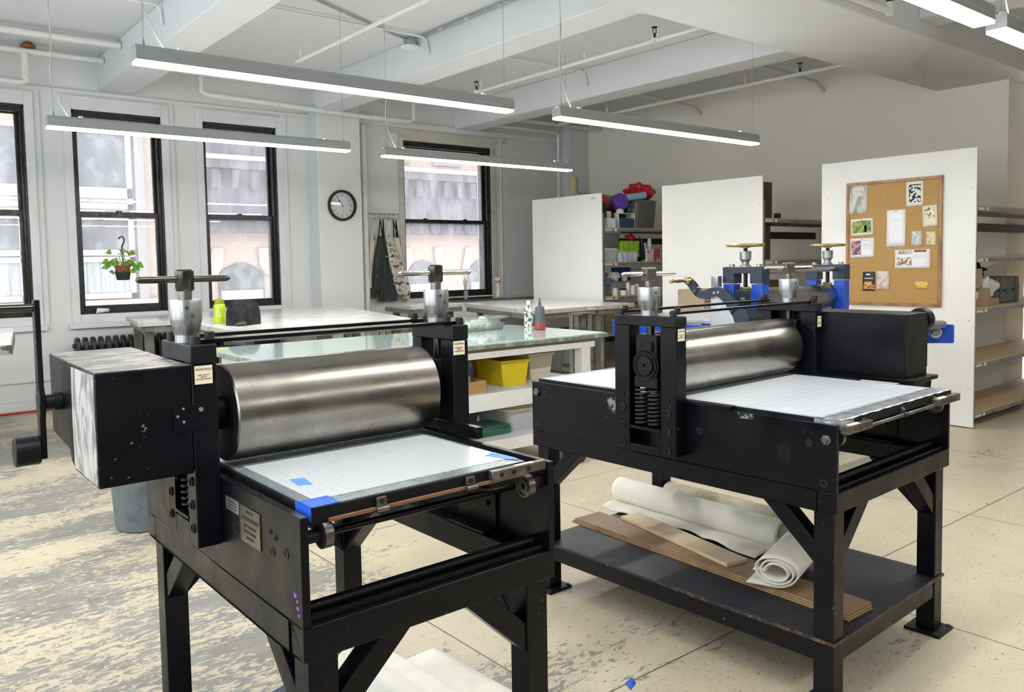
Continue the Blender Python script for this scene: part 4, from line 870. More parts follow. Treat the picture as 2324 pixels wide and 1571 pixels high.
def bin_(name, x, y, z, w, d, h, material, lab, cat, rz=0, bow=.02):
    e = empty(name, (x, y, z), rz, lab, cat); t_ = .004; wb, db = w - .05, d - .03
    def ring(wi, di, zz): return [(-wi / 2, -di / 2, zz), (wi / 2, -di / 2, zz), (wi / 2, di / 2, zz), (-wi / 2, di / 2, zz)]
    g = G(); vs = ring(wb, db, 0) + ring(w, d, h) + ring(w - 2 * t_, d - 2 * t_, h) + ring(wb - 2 * t_, db - 2 * t_, t_)
    fs = [(3, 2, 1, 0)] + [(i, (i + 1) % 4, 4 + (i + 1) % 4, 4 + i) for i in range(4)] + [(4 + i, 4 + (i + 1) % 4, 8 + (i + 1) % 4, 8 + i) for i in range(4)] + [(8 + i, 8 + (i + 1) % 4, 12 + (i + 1) % 4, 12 + i) for i in range(4)] + [(12, 13, 14, 15)]
    g.add(vs, fs).build('body', material, e, bev=.002)
    g = G().box(-w / 2 - .012, w / 2 + .012, -d / 2 - .012, -d / 2 + .004, h - .022, h).box(-w / 2 - .012, w / 2 + .012, d / 2 - .004, d / 2 + .012, h - .022, h).box(-w / 2 - .012, -w / 2 + .004, -d / 2, d / 2, h - .022, h).box(w / 2 - .004, w / 2 + .012, -d / 2, d / 2, h - .022, h)
    g.build('rim', material, e, bev=.002)
    G().box(-wb / 2 + .005, wb / 2 - .005, -db / 2 - .008, -db / 2 + .002, 0, .05).build('foot_band', material, e, bev=.002)
    return e
bin_('storage_bin', 3.76, 4.77, Z1, .25, .36, .19, M['yellow'], 'yellow plastic bin at the front of the middle table shelf', 'bin', rz=-.08)
bin_('storage_bin', 3.62, 5.20, Z1, .25, .36, .20, M['yellow'], 'yellow plastic bin behind the front yellow one, on the middle table shelf', 'bin', rz=-.15)
bin_('storage_bin', 4.12, 4.92, Z1, .24, .40, .20, M['cream'], 'cream plastic bin beside the right leg on the middle table shelf', 'bin', rz=-.05)
bin_('storage_bin', 3.96, 5.31, Z1, .28, .30, .19, M['cream'], 'cream plastic bin at the back of the middle table shelf', 'bin', rz=-.12)
e = empty('wooden_box', (3.20, 4.62, Z1), .05, 'open wooden box at the edge of the middle table shelf', 'box')
G().box(-.2, .2, -.13, -.118, 0, .085).box(-.2, .2, .118, .13, 0, .085).box(-.2, -.188, -.118, .118, 0, .085).box(.188, .2, -.118, .118, 0, .085).box(-.188, .188, -.118, .118, 0, .008).build('body', M['wood_l'], e, bev=.001)
def crumple(name, loc, size, material, lab, cat, seed=0, amp=.25, n=18, group=None, squ=None, parent=None):
    rr = random.Random(seed); ph = [rr.random() * 6.28 for _ in range(8)]; g = G()
    def fn(u, v):
        th, p = 2 * PI * u, PI * v; d = Vector((math.sin(p) * math.cos(th), math.sin(p) * math.sin(th), -math.cos(p)))
        k = 1 + amp * (math.sin(3 * d.x * 2 + ph[0] + 2 * d.z) * .5 + math.sin(5 * d.y * 2 + ph[1]) * .4 + math.sin(7 * d.z + 4 * d.x + ph[2]) * .35 + math.sin(11 * d.x - 6 * d.y + ph[3]) * .25)
        sx, sy, sz = size; z_ = d.z * k * sz / 2 + sz / 2
        return Vector((d.x * k * sx / 2, d.y * k * sy / 2, max(0, z_)))
    g.grid(fn, n * 2, n); o = g.build(name, material, parent, loc=loc, sharp=50)
    if lab: tag(o, lab, cat, group)
    return o
crumple('folded_jeans', (3.25, 4.62, Z1 + .01), (.19, .18, .24), mat('faded_denim', (.03, .05, .10), .85, col2=(.22, .27, .33), scale=12, lo=.48, hi=.58, bmp=.4, bs=30), 'crumpled dark blue denim cloth in the wooden box', 'cloth', 3)
crumple('grey_rag', (3.07, 4.62, Z1 + .01), (.10, .16, .17), M['greylight'], 'crumpled grey and white rag in the wooden box', 'cloth', 5)
crumple('plastic_bag', (3.42, 4.95, Z1), (.16, .14, .26), M['frost'], 'translucent plastic bag beside the yellow bin', 'bag', 8)
def tub(name, x, y, z, w, d, h, body, lidm, lab, rz=0, cat='storage tub', r=.03, contents=None):
    e = empty(name, (x, y, z), rz, lab, cat); g = G(); n = 6
    def rr_(w_, d_, r_): 
        o = []
        for cx, cy, a0 in ((w_ / 2 - r_, d_ / 2 - r_, 0), (-w_ / 2 + r_, d_ / 2 - r_, PI / 2), (-w_ / 2 + r_, -d_ / 2 + r_, PI), (w_ / 2 - r_, -d_ / 2 + r_, 1.5 * PI)):
            for i in range(n + 1): a = a0 + PI / 2 * i / n; o.append((cx + r_ * math.cos(a), cy + r_ * math.sin(a)))
        return o
    lo = rr_(w * .88, d * .88, r); hi = rr_(w, d, r); k = len(lo)
    hi2 = rr_(w - .006, d - .006, r); lo2 = rr_(w * .88 - .006, d * .88 - .006, r)
    vs = [(x_, y_, 0) for x_, y_ in lo] + [(x_, y_, h) for x_, y_ in hi] + [(x_, y_, h) for x_, y_ in hi2] + [(x_, y_, .004) for x_, y_ in lo2]
    fs = [tuple(range(k))[::-1], tuple(range(3 * k, 4 * k))] + [(m_ * k + i, m_ * k + (i + 1) % k, (m_ + 1) * k + (i + 1) % k, (m_ + 1) * k + i) for m_ in range(3) for i in range(k)]
    g.add(vs, fs).build('body', body, e)
    if lidm: G().prism(rr_(w + .012, d + .012, r), 'z', h + .0005, h + .016).prism(rr_(w - .03, d - .03, r), 'z', h + .015, h + .03).build('lid', lidm, e, bev=.003)
    return e
tub('storage_tub', 3.93, 4.80, Z2, .52, .46, .150, M['frost'], M['cream'], 'translucent tub with a pale lid on the bottom table shelf, at right', -.03, r=.06)
tub('storage_tub', 3.45, 5.15, Z2, .55, .35, .14, M['frost'], M['frost'], 'translucent lidded tub behind the green box on the bottom table shelf', .05)
tub('storage_tub', 2.98, 4.72, Z2, .36, .30, .17, M['frost'], M['frost'], 'translucent tub left of the green box on the bottom table shelf', .02)
e = empty('metal_box', (3.50, 4.70, Z2), .02, 'dark green metal case on the bottom table shelf', 'box')
G().box(-.18, .18, -.13, .13, 0, .052).build('body', M['green_m'], e, bev=.008); G().box(-.18, .18, -.13, .13, .0525, .066).build('lid', M['green_m'], e, bev=.008)
G().box(-.150, -.138, -.136, -.13, .035, .06).box(.13, .142, -.136, -.13, .035, .06).build('latch', M['steel_dk'], e)
tag(G().box(-.16, .16, -.14, .14, 0, .05).build('cardboard_flat', M['card_d'], None, loc=(3.99, 4.92, Z2 + .183), bev=.002), 'dark brown cardboard flat on the tub with the pale lid', 'cardboard')
# on the glass slab
ZG = .9755
e = tub('clear_box', 3.99, 5.38, ZG, .44, .27, .105, M['clearplastic'], None, 'clear plastic box full of small jars and crumpled scraps on the glass slab', .06, 'box')
G().box(.14, .19, -.139, -.134, .062, .088).build('latch', M['steel_dk'], e); G().box(-.226, .226, -.141, -.131, .096, .107).box(-.226, .226, .131, .141, .096, .107).box(-.226, -.216, -.131, .131, .096, .107).box(.216, .226, -.131, .131, .096, .107).build('rim', M['clearplastic'], e, bev=.002)
sm = mat('mixed_scraps', (.62, .62, .54), .6, col2=(.45, .10, .08), scale=22, lo=.60, hi=.63, col3=(.12, .2, .13), s3=30, lo3=.58, hi3=.6, bmp=.6, bs=40)
for k in range(9):
    crumple('scrap', (3.99 + (k % 5 - 2) * .072, 5.36 + (k // 5) * .07 - .03, ZG + .006), (.09, .09, .055 + .02 * (k % 3)), sm, 'crumpled paper and foil scrap in the clear plastic box', 'scrap', k, .35, 8, 'scraps in the clear plastic box')
e = empty('squeeze_bottle', (4.33, 4.98, ZG), 0, 'dark grey squeeze bottle spattered with red, on the glass slab', 'bottle')
bm_ = mat('spattered_dark_bottle', (.075, .10, .115), .45); mt, t, b = nt('spattered_bottle'); tc = N(t, 'ShaderNodeTexCoord'); sep = N(t, 'ShaderNodeSeparateXYZ'); t.links.new(tc.outputs['Object'], sep.inputs[0])
f = ramp(t, mth(t, 'ADD', sep.outputs[2], mth(t, 'MULTIPLY', noise(t, 26, 5), -.09)), .005, .028, 1, 0); c = mix(t, f, (.075, .10, .115), (.28, .03, .04)); c = mix(t, ramp(t, noise(t, 45, 5), .60, .64), c, (.12, .04, .05)); t.links.new(c, b.inputs['Base Color']); b.inputs['Roughness'].default_value = .4
G().lathe([(.040, 0), (.046, .006), (.046, .05), (.042, .06), (.043, .07), (.039, .17), (.037, .185), (.028, .193), (.012, .198), (.012, .205)], n=28).build('body', mt, e)
G().lathe([(.013, .198), (.013, .215), (.010, .222), (.011, .228), (.006, .232), (.004, .262), (.002, .264)], n=14).build('nozzle_cap', mat('rust_brown_cap', (.16, .055, .03), .5), e); G().cyl((-.013, 0, .243), (.013, 0, .243), .002, n=8).build('spout_pin', M['rust'], e)
e = empty('squeeze_bottle', (4.43, 5.24, ZG), 0, 'off-white spattered bottle with a white cap behind the red spattered one', 'bottle')
G().lathe([(.034, 0), (.038, .006), (.038, .15), (.034, .17), (.018, .19), (.015, .195)], n=26).build('body', mat('spattered_pale_bottle', (.62, .63, .58), .4, col2=(.06, .06, .065), scale=30, lo=.52, hi=.56), e)
G().lathe([(.017, .19), (.017, .225), (.014, .228)], n=18).build('cap', M['white'], e)
# ================================================================ white topped tables at the back
def poly_top(name, pts, zt, th, lab, legs, rail=True, joint=None):
    c = Vector((sum(p[0] for p in pts) / len(pts), sum(p[1] for p in pts) / len(pts), 0)); e = empty(name, c, 0, lab, 'table', 'white topped steel legged tables')
    lp = [(x - c.x, y - c.y) for x, y in pts]
    G().prism(lp, 'z', zt - th, zt - .003).build('top_edge', M['tedge'], e, bev=.002); G().prism(lp, 'z', zt - .0029, zt).build('tabletop', M['tabletop'], e)
    ip = [(x * .96, y * .93) for x, y in lp]; g = G()
    for i in range(len(ip)):
        a, b_ = Vector(ip[i]), Vector(ip[(i + 1) % len(ip)]); d = (b_ - a).normalized(); nn = Vector((-d.y, d.x)) * .022
        g.prism([tuple(a - nn), tuple(b_ - nn), tuple(b_ + nn), tuple(a + nn)], 'z', zt - th - .055, zt - th - .001)
    g.build('under_frame', M['greysteel'], e)
    for x, y in legs:
        x, y = x - c.x, y - c.y
        g = G().box(x - .04, x + .04, y - .003, y + .003, .02, zt - th - .056).box(x - .04, x - .034, y, y + .05, .02, zt - th - .056).box(x + .034, x + .04, y, y + .05, .02, zt - th - .056)
        lg = g.build('leg', M['greysteel'], e); G().box(x - .05, x + .05, y - .02, y + .06, 0, .02).build('leveling_foot', M['rubber'], lg)
    return e
ZT = 1.0
poly_top('work_table', [(2.16, 8.47), (4.62, 8.40), (4.78, 9.25), (4.70, 9.62), (2.34, 9.68)], ZT, .045, 'white topped table nearest the radiator and left windows', [(2.30, 8.62), (2.42, 9.5), (4.5, 8.6), (4.6, 9.3)])
poly_top('work_table', [(2.45, 6.62), (4.18, 6.66), (4.61, 8.385), (2.50, 8.385)], ZT, .045, 'white topped table with the green bottle and black cap on it', [(2.62, 6.8), (2.66, 8.2), (4.08, 6.8), (4.4, 8.2), (3.3, 6.8), (3.5, 8.2)])
poly_top('work_table', [(5.40, 8.65), (6.20, 8.66), (6.30, 9.50), (5.57, 9.60)], ZT, .045, 'small white topped table under the hanging aprons', [(5.52, 8.8), (6.1, 8.8), (5.65, 9.4), (6.15, 9.4)])
poly_top('work_table', [(5.75, 6.72), (6.80, 6.76), (6.80, 8.64), (6.21, 8.64)], ZT, .05, 'white topped table behind the glass slab table, with a small label on its edge', [(5.95, 6.9), (6.68, 6.9), (6.35, 8.45), (6.7, 8.45)])
poly_top('work_table', [(6.815, 6.76), (7.46, 6.80), (7.50, 8.60), (6.815, 8.64)], ZT, .05, 'white topped table against the first white panel', [(6.92, 6.9), (7.36, 6.92), (7.3, 8.4)])
tb = tag(G().box(-.07, .07, -.0015, 0, -.012, .012).build('edge_label', M['label'], None, loc=(6.66, 6.753, .975)), 'small paper label on the table edge behind the slab', 'label')
for k in range(14):
    pass
e = empty('glass_counter', (6.9, 9.2, 0), 0, 'black glass topped counter under the window beside the aprons', 'counter')
def rel2(g, o): return g.xf(lambda v: v - Vector(o.location))
rel2(G().prism([(6.33, 9.18), (8.72, 8.98), (8.72, 9.80), (6.33, 9.80)], 'z', 1.0, 1.018), e).build('glass_top', M['counter'], e, bev=.002)
rel2(G().prism([(6.40, 9.24), (8.68, 9.05), (8.68, 9.78), (6.40, 9.78)], 'z', .10, .998), e).build('cabinet', M['whitewood'], e)
rel2(G().box(6.36, 6.40, 9.3, 9.75, .0, .99), e).build('leg', M['greysteel'], e)
e = empty('grey_cabinet', (6.55, 7.9, 0), 0, 'grey slab-sided cabinet standing under the far table', 'cabinet')
G().box(-.3, .3, .0, .4, .02, .88).build('body', mat('mid_grey_paint', (.33, .34, .35), .5), e, bev=.003); G().box(-.29, .29, -.012, 0, .05, .86).build('door', mat('mid_grey_paint2', (.36, .37, .38), .5), e, bev=.002)
for i, (x, y, lab) in enumerate(((6.95, 7.35, 'round black topped stool under the far table, left one'), (7.30, 7.5, 'round black topped stool under the far table, right one'))):
    e = empty('stool', (x, y, 0), 0, lab, 'stool')
    G().lathe([(.16, .66), (.175, .67), (.175, .69), (.16, .70)], n=28).build('seat', M['rubber'], e)
    for k in range(4): a = PI / 4 + k * PI / 2; G().cyl((.12 * math.cos(a), .12 * math.sin(a), .66), (.19 * math.cos(a), .19 * math.sin(a), 0), .011, n=8).build('leg', M['greysteel'], e)
    G().lathe([(.165, .22), (.175, .22), (.175, .235), (.165, .235)], n=28).build('footring', M['greysteel'], e)
e = empty('drill_bracket', (4.80, 5.05, 0), 0, 'grey steel workbench legs with a clamped box, right of the white worktable', 'steel legs')
e.location = (6.0, 6.35, 0)
for x in (0, .20):
    g = G().box(x, x + .006, 0, .07, 0, .95).box(x, x + .075, 0, .006, 0, .95); g.build('leg', M['greysteel'], e)
G().box(.06, .20, -.02, .06, .62, .80).build('clamped_box', M['plastic_g'], e, bev=.004); G().box(.0, .32, -.01, .09, .951, .965).build('cross_plate', M['greysteel'], e)
e = empty('stool', (2.80, 7.90, 0), 0, 'low round brown topped stool between the left press and the back table', 'stool')
G().lathe([(.15, .715), (.168, .725), (.168, .745), (.15, .752)], n=28).build('seat', M['card_d'], e)
for k in range(4): a = PI / 4 + k * PI / 2; G().cyl((.11 * math.cos(a), .11 * math.sin(a), .715), (.17 * math.cos(a), .17 * math.sin(a), 0), .012, n=8).build('leg', M['greysteel'], e)
G().lathe([(.15, .50), (.162, .50), (.162, .515), (.15, .515)], n=28).build('footring', M['brass'], e)
e = empty('desk_chair', (3.30, 7.75, 0), .4, 'black chair with a looped arm pushed under the back table', 'chair')
G().box(-.20, .20, -.20, .20, .46, .52).build('seat', M['rubber'], e, bev=.02); G().box(-.18, .18, .17, .21, .52, .84).build('backrest', M['rubber'], e, bev=.02)
for x in (-.16, .16):
    for y in (-.16, .16): G().cyl((x, y, .46), (x * 1.15, y * 1.15, 0), .012, n=8).build('leg', M['rubber'], e)
G().tube([(.20, -.1, .5), (.23, -.12, .66), (.23, .0, .72), (.22, .16, .70)], .012, 8).build('arm', M['rubber'], e)
e = empty('tube_rack', (4.66, 8.0, 0), 0, 'rack of thin dark tubes standing between the back tables', 'rack')
G().box(-.16, .16, -.1, .1, 0, .05).build('base', M['greysteel'], e)
for k in range(7): G().cyl((-.13 + k * .043, -.03 + .05 * (k % 2), .05), (-.13 + k * .043, -.03 + .05 * (k % 2), .80), .011, n=8).build('tube', M['rubber'] if k % 2 else M['wood_l'], e)
# left edge table
e = empty('work_table', (-.4, 8.0, 0), 0, 'weathered table end with a grey edge, cut off by the left side of the photo', 'table')
rel2(G().prism([(-1.2, 7.35), (.935, 7.30), (1.15, 8.75), (-1.2, 8.8)], 'z', .955, .998), e).build('tabletop', M['tabletop'], e)
rel2(G().prism([(-1.2, 7.34), (.94, 7.29), (1.155, 8.76), (-1.2, 8.81)], 'z', .88, .954), e).build('top_edge', mat('grey_scuffed_edge', (.26, .26, .24), .6, col2=(.05, .05, .05), scale=18, lo=.52, hi=.58), e)
for x, y in ((.68, 7.42), (.86, 8.6), (-1.0, 7.5), (-1.0, 8.6)): rel2(G().box(x, x + .07, y, y + .05, 0, .88), e).build('leg', mat('pale_grey_steel', (.40, .41, .38), .5), e)
# ================================================================ radiator
e = empty('radiator', (1.84, 9.82, 0), 0, 'black cast iron column radiator under the second window', 'radiator')
for k in range(21):
    x = k * .077; g = G()
    g.prism([(.01 + x, .78 - .015), (.02 + x, .785), (.05 + x, .785), (.062 + x, .765), (.062 + x, .10), (.01 + x, .10)], 'y', -.085, .085)
    def rnd_top(v): return Vector((v.x, v.y, v.z - .05 * (abs(v.y) / .085) ** 2 * (v.z > .6)))
    g = G(); prof = [(-.085, .08), (-.085, .68), (-.075, .735), (-.05, .772), (-.02, .788), (.02, .788), (.05, .772), (.075, .735), (.085, .68), (.085, .08)]
    g.prism(prof, 'x', x + .012, x + .058)
    for yy in (-.045, 0, .045): g.cyl((x + .035, yy * 1.2, .10), (x + .035, yy * 1.2, .70), .028, n=10)
    s = g.build('section', M['radiator'], e, bev=.012)
for x in (.0, 1.54): G().box(x + .015, x + .055, -.09, .09, 0, .09).build('foot', M['radiator'], e)
G().cyl((-.02, -.03, .70), (.02, -.03, .70), .022, n=12).build('air_valve', M['radiator'], e)
# ================================================================ clock
e = empty('wall_clock', (5.065, 9.772, 2.31), 0, 'round black rimmed wall clock on the pilaster between the windows', 'clock')
G().lathe([(.20, 0), (.205, .012), (.20, .045), (.178, .05), (.170, .036), (.170, .010)], (0, 0, 0), (0, -1, 0), 56).build('rim', M['rubber'], e)
fc = G().lathe([(.172, .0), (.172, .014)], (0, 0, 0), (0, -1, 0), 48).build('dial_face', M['paper'], e)
for k in range(1, 13):
    a = PI / 2 - k * PI / 6; text(str(k), .046, M['ink'], fc, (.135 * math.cos(a), -.0155, .135 * math.sin(a)), ROT_NY, 'numeral')
G().box(-.001, .001, -.0156, -.0145, 0, .001).build('centre_pin', M['ink'], fc)
def hand(l, w, ang, y, nm):
    ca, sa = math.cos(ang), math.sin(ang); pts = [(-.02, -w), (l, -w * .6), (l, w * .6), (-.02, w)]
    G().prism([(p[0] * ca - p[1] * sa, p[0] * sa + p[1] * ca) for p in pts], 'y', y - .001, y).build(nm, M['ink'], e)
hand(.088, .0055, math.radians(90 + 38), -.018, 'hour_hand'); hand(.135, .004, math.radians(90 + 33), -.021, 'minute_hand'); hand(.10, .0012, math.radians(-82), -.024, 'second_hand')
G().lathe([(.168, .034), (.120, .040), (.05, .044), (0, .045)], (0, 0, 0), (0, -1, 0), 40).build('glass', M['clockglass'], e)
# ================================================================ aprons on their rack
e = empty('wall_rack', (5.80, 10.0, 2.20), 0, 'grey wire rack of hooks holding the aprons', 'hook rack')
G().tube([(-.19, .04, .035), (-.19, -.05, .03), (.24, -.05, .03), (.24, .04, .035)], .005, 6).tube([(-.17, -.05, -.03), (.22, -.05, -.03)], .005, 6).build('rail', M['wire'], e)
for k in range(6):
    x = -.16 + k * .075; G().tube([(x, .04, .03), (x, -.05, .03), (x, -.085, .0), (x, -.075, -.045), (x, -.04, -.05), (x, -.03, -.03)], .0045, 6).build('hook', M['wire'], e)
def apron(x_hook, pts_l, pts_r, z_top, z_bot, y, material, strapm, lab, seed, fold=.02):
    """apron hung from its neck strap: outline given as left and right x at heights"""
    e = empty('apron', (x_hook, y, 2.15), 0, lab, 'apron', 'aprons on the rack'); rr = random.Random(seed); p = rr.random() * 6
    def xi(pts, z):
        for i in range(len(pts) - 1):
            (z0, x0), (z1, x1) = pts[i], pts[i + 1]
            if z1 <= z <= z0: f = (z0 - z) / (z0 - z1); return x0 + (x1 - x0) * f
        return pts[-1][1]
    def fn(u, v):
        z = z_top + (z_bot - z_top) * v; xl, xr = xi(pts_l, z), xi(pts_r, z); f = fold * (.3 + v)
        return Vector((xl + (xr - xl) * u - x_hook, -.02 + f * math.sin(u * 9 + p + v * 2) + f * .6 * math.sin(u * 17 + 2 * p), z - 2.15))
    G().grid(fn, 26, 26).build('cloth', material, e, solid=.004, sharp=60)
    xl, xr = xi(pts_l, z_top), xi(pts_r, z_top)
    for xs in (xl + .01, xr - .01):
        G().prism([(xs - x_hook - .009, z_top - 2.15 - .01), (xs - x_hook + .009, z_top - 2.15 - .01), (.007, .0), (-.007, .0)], 'y', -.024, -.020).build('neck_strap', strapm, e)
    return e
apron(5.66, [(1.9, 5.59), (1.5, 5.54), (1.0, 5.53)], [(1.9, 5.70), (1.5, 5.66), (1.0, 5.62)], 1.86, 1.2, 9.97, M['apron_p'], M['apron_p'], 'cream canvas apron at the left end of the rack, mostly behind the charcoal one', 1)
apron(5.72, [(1.95, 5.68), (1.6, 5.60), (1.3, 5.56), (1.0, 5.54)], [(1.95, 5.76), (1.7, 5.75), (1.45, 5.72), (1.28, 5.76), (1.15, 5.66), (1.0, 5.57)], 1.92, 1.06, 9.93, M['apron_g'], M['apron_k'], 'charcoal canvas apron spattered with pale paint, hanging near the riser pipe', 2)
apron(5.78, [(1.88, 5.76), (1.4, 5.74), (1.0, 5.66)], [(1.88, 5.80), (1.5, 5.88), (1.2, 5.95), (1.0, 5.99)], 1.86, 1.01, 9.96, M['apron_g'], M['apron_k'], 'plain dark grey apron hanging between the charcoal and the paint-stained ones', 3)
apron(5.83, [(1.97, 5.79), (1.6, 5.83), (1.3, 5.89), (1.05, 5.96)], [(1.97, 5.87), (1.75, 5.93), (1.5, 6.05), (1.2, 6.15), (1.05, 6.16)], 1.93, 1.08, 9.90, M['apron_c'], M['apron_p'], 'cream canvas apron heavily stained with black and red paint', 4, .025)
apron(5.93, [(1.90, 5.93), (1.5, 6.0), (1.02, 6.06)], [(1.90, 6.01), (1.5, 6.10), (1.25, 6.17), (1.02, 6.19)], 1.90, 1.03, 9.94, M['apron_p'], M['apron_k'], 'pale canvas apron behind the heavily stained one', 5)
apron(6.0, [(1.88, 5.99), (1.5, 6.05), (1.1, 6.12)], [(1.88, 6.05), (1.5, 6.13), (1.1, 6.20)], 1.88, 1.05, 9.985, M['apron_k'], M['apron_k'], 'black apron with green specks at the window end of the rack', 6)
# ================================================================ hanging plant
e = empty('hanging_plant', (2.375, 9.86, 1.40), 0, 'trailing plant in a small black pot hung before the second window', 'plant')
G().lathe([(.060, 0), (.066, .004), (.082, .082), (.088, .084), (.088, .096), (.078, .096), (.06, .02)], n=28).build('pot', M['potblack'], e)
G().lathe([(.072, .075), (.080, .15), (.086, .15), (.088, .165), (.076, .165), (.07, .15)], n=28).build('inner_pot', M['terra'], e)
for k in range(3):
    a = k * 2 * PI / 3 + .4; G().cyl((.085 * math.cos(a), .085 * math.sin(a), .09), (0, 0, .33), .0022, n=6).build('hanger_wire', M['potblack'], e)
G().tube([(0, 0, .33), (0, 0, .36), (.004, 0, .385), (.022, 0, .42), (.028, 0, .455), (.015, 0, .485), (-.012, 0, .485), (-.028, 0, .46)], .0085, 10).build('hook', M['potblack'], e)
G().cyl((.0, 0, .485), (-.004, .02, .80), .0015, n=6).build('cord', M['wire'], e)
rr = random.Random(11)
for k in range(34):
    a = rr.random() * 2 * PI; r_ = .03 + rr.random() * .15; zz = .17 + rr.random() * .16 - (r_ > .12) * .10; sx = 1 if math.cos(a) > 0 else -1
    c_ = Vector((r_ * math.cos(a), r_ * .7 * math.sin(a), zz)); s_ = .028 + rr.random() * .024
    st = G().tube([(0, 0, .15), (c_.x * .5, c_.y * .5, max(.17, zz + .04)), tuple(c_)], .0018, 5); st.build('stem', M['leaf'], e)
    d = Vector((math.cos(a), math.sin(a), rr.uniform(-.8, .2))).normalized(); n_ = Vector((rr.uniform(-.4, .4), -1, rr.uniform(.1, .9))).normalized(); sd = d.cross(n_).normalized()
    out = [(-.1, 0), (.0, .55), (.35, .75), (.8, .55), (1.3, .2), (1.6, 0), (1.3, -.2), (.8, -.55), (.35, -.75), (.0, -.55)]
    G().add([tuple(c_ + d * (p * s_) + sd * (q * s_) + n_ * (abs(q) * s_ * .25)) for p, q in out], [tuple(range(10))]).build('leaf', M['leaf'], e, solid=.0008)
tag(G().add([(0, 0, 0), (.14, 0, .015), (.135, -.01, .05), (.012, -.01, .06)], [(0, 1, 2, 3)]).build('paper_note', M['paper'], None, loc=(2.12, 10.045, 1.03), solid=.001), 'small sheet of white paper leaning on the sill of the second window', 'paper')
# ================================================================ bottle and cap on the table
e = empty('water_bottle', (2.66, 7.62, 1.0), 0, 'lime green water bottle with a daisy sticker on the back table', 'bottle')
lime = mat('lime_translucent_plastic', (.42, .52, .012), .15, coat=.4, col2=(.30, .40, .008), scale=3)
G().lathe([(.048, 0), (.055, .006), (.055, .150), (.053, .172), (.042, .188), (.038, .193)], n=28).build('body', lime, e)
G().lathe([(.043, .193), (.043, .225), (.036, .229), (.030, .229)], n=24).build('lid', mat('dark_lime_plastic', (.22, .30, .01), .3), e); G().lathe([(.045, .184), (.047, .186), (.047, .190), (.045, .192)], n=24).build('retaining_ring', mat('lime_strap', (.26, .35, .01), .3), e)
g = G()
for k in range(12):
    a = 2 * PI * k / 12; an = -2.1; cx, cz = .0, .095
    for s_ in (0,): 
        p0 = (cx + .008 * math.cos(a), cz + .008 * math.sin(a)); p1 = (cx + .026 * math.cos(a - .13), cz + .026 * math.sin(a - .13)); p2 = (cx + .026 * math.cos(a + .13), cz + .026 * math.sin(a + .13))
        vs = []
        for (u_, z_) in (p0, p1, p2): th = an + u_ / .0555; vs.append((.0558 * math.cos(th), .0558 * math.sin(th), z_))
        g.add(vs, [(0, 1, 2)])
g.build('daisy_sticker', M['paper_c'], e)
vs = []
for k in range(18): a = 2 * PI * k / 18; th = -.95 + .024 * math.cos(a) / .0555; vs.append((.0558 * math.cos(th), .0558 * math.sin(th), .105 + .026 * math.sin(a)))
G().add(vs, [tuple(range(18))]).build('round_sticker', mat('silver_sticker', (.5, .52, .53), .4, col2=(.15, .17, .2), scale=70), e)
e = empty('cap', (2.765, 7.30, 1.0), .2, 'crumpled black baseball cap lying by the green bottle', 'cap')
def capf(u, v):
    th = 2 * PI * u; p = v * PI / 2; r_ = math.cos(p) ** .7; k = 1 + .10 * math.sin(3 * th + 1) + .06 * math.sin(7 * th + 5 * v) + .05 * math.sin(11 * th)
    return Vector((.16 * r_ * k * math.cos(th), .11 * r_ * k * math.sin(th), .225 * math.sin(p) ** .8 * (1 + .18 * math.sin(2 * th + 1.5) * math.cos(p)) + .002))
G().grid(capf, 48, 14).build('crown', M['denim'], e, sharp=60)
G().grid(lambda u, v: Vector((-.05 - .13 * v * math.cos((u - .5) * 2.4), -.08 - .10 * (u - .5) - .05 * v, .012 + .03 * math.cos((u - .5) * 3) * (1 - v) + .003)), 16, 8).build('brim', mat('dark_grey_brim', (.06, .06, .06), .85), e, solid=.004)
# spray bottle and jar on the counter
e = empty('spray_bottle', (7.33, 9.35, 1.0185), 0, 'clear spray bottle with a white and red trigger on the window counter', 'bottle')
G().lathe([(.034, 0), (.040, .005), (.040, .13), (.034, .17), (.015, .21), (.013, .22)], n=22).build('body', mat('cloudy_bottle', (.52, .50, .40), .3, col2=(.3, .3, .22), scale=15), e)
G().lathe([(.017, .215), (.017, .24)], n=16).build('collar', M['red'], e)
G().prism([(-.035, .24), (.02, .24), (.03, .265), (.025, .29), (-.045, .285), (-.05, .27)], 'y', -.011, .011).build('trigger_head', M['white'], e, bev=.003)
G().prism([(-.05, .27), (-.06, .27), (-.045, .215), (-.038, .218)], 'y', -.006, .006).xf(lambda v: Vector((-v.x, v.y, v.z))).build('trigger', M['red'], e)
e = empty('brush_jar', (6.80, 9.42, 1.0185), 0, 'glass jar of dried twigs on the counter before the window', 'jar')
G().lathe([(.03, 0), (.034, .004), (.034, .11), (.03, .11), (.028, .01)], n=20).build('jar', M['clearplastic'], e)
g = G(); rr = random.Random(4); wreath = rr
for k in range(16):
    a = rr.random() * 6.28; r_ = .015 + .035 * rr.random(); top = .26 + .22 * rr.random(); g.tube([(0, 0, .01), (r_ * .5 * math.cos(a), r_ * .5 * math.sin(a), .15), (r_ * math.cos(a), r_ * math.sin(a), top)], .0012, 4)
    for j in range(6): h_ = .14 + (top - .14) * j / 6; f = h_ / top; g.ball((r_ * f * math.cos(a) + rr.uniform(-.008, .008), r_ * f * math.sin(a), h_), .0045, 6)
g.build('twigs', mat('dried_twig', (.16, .13, .08), .8), e)
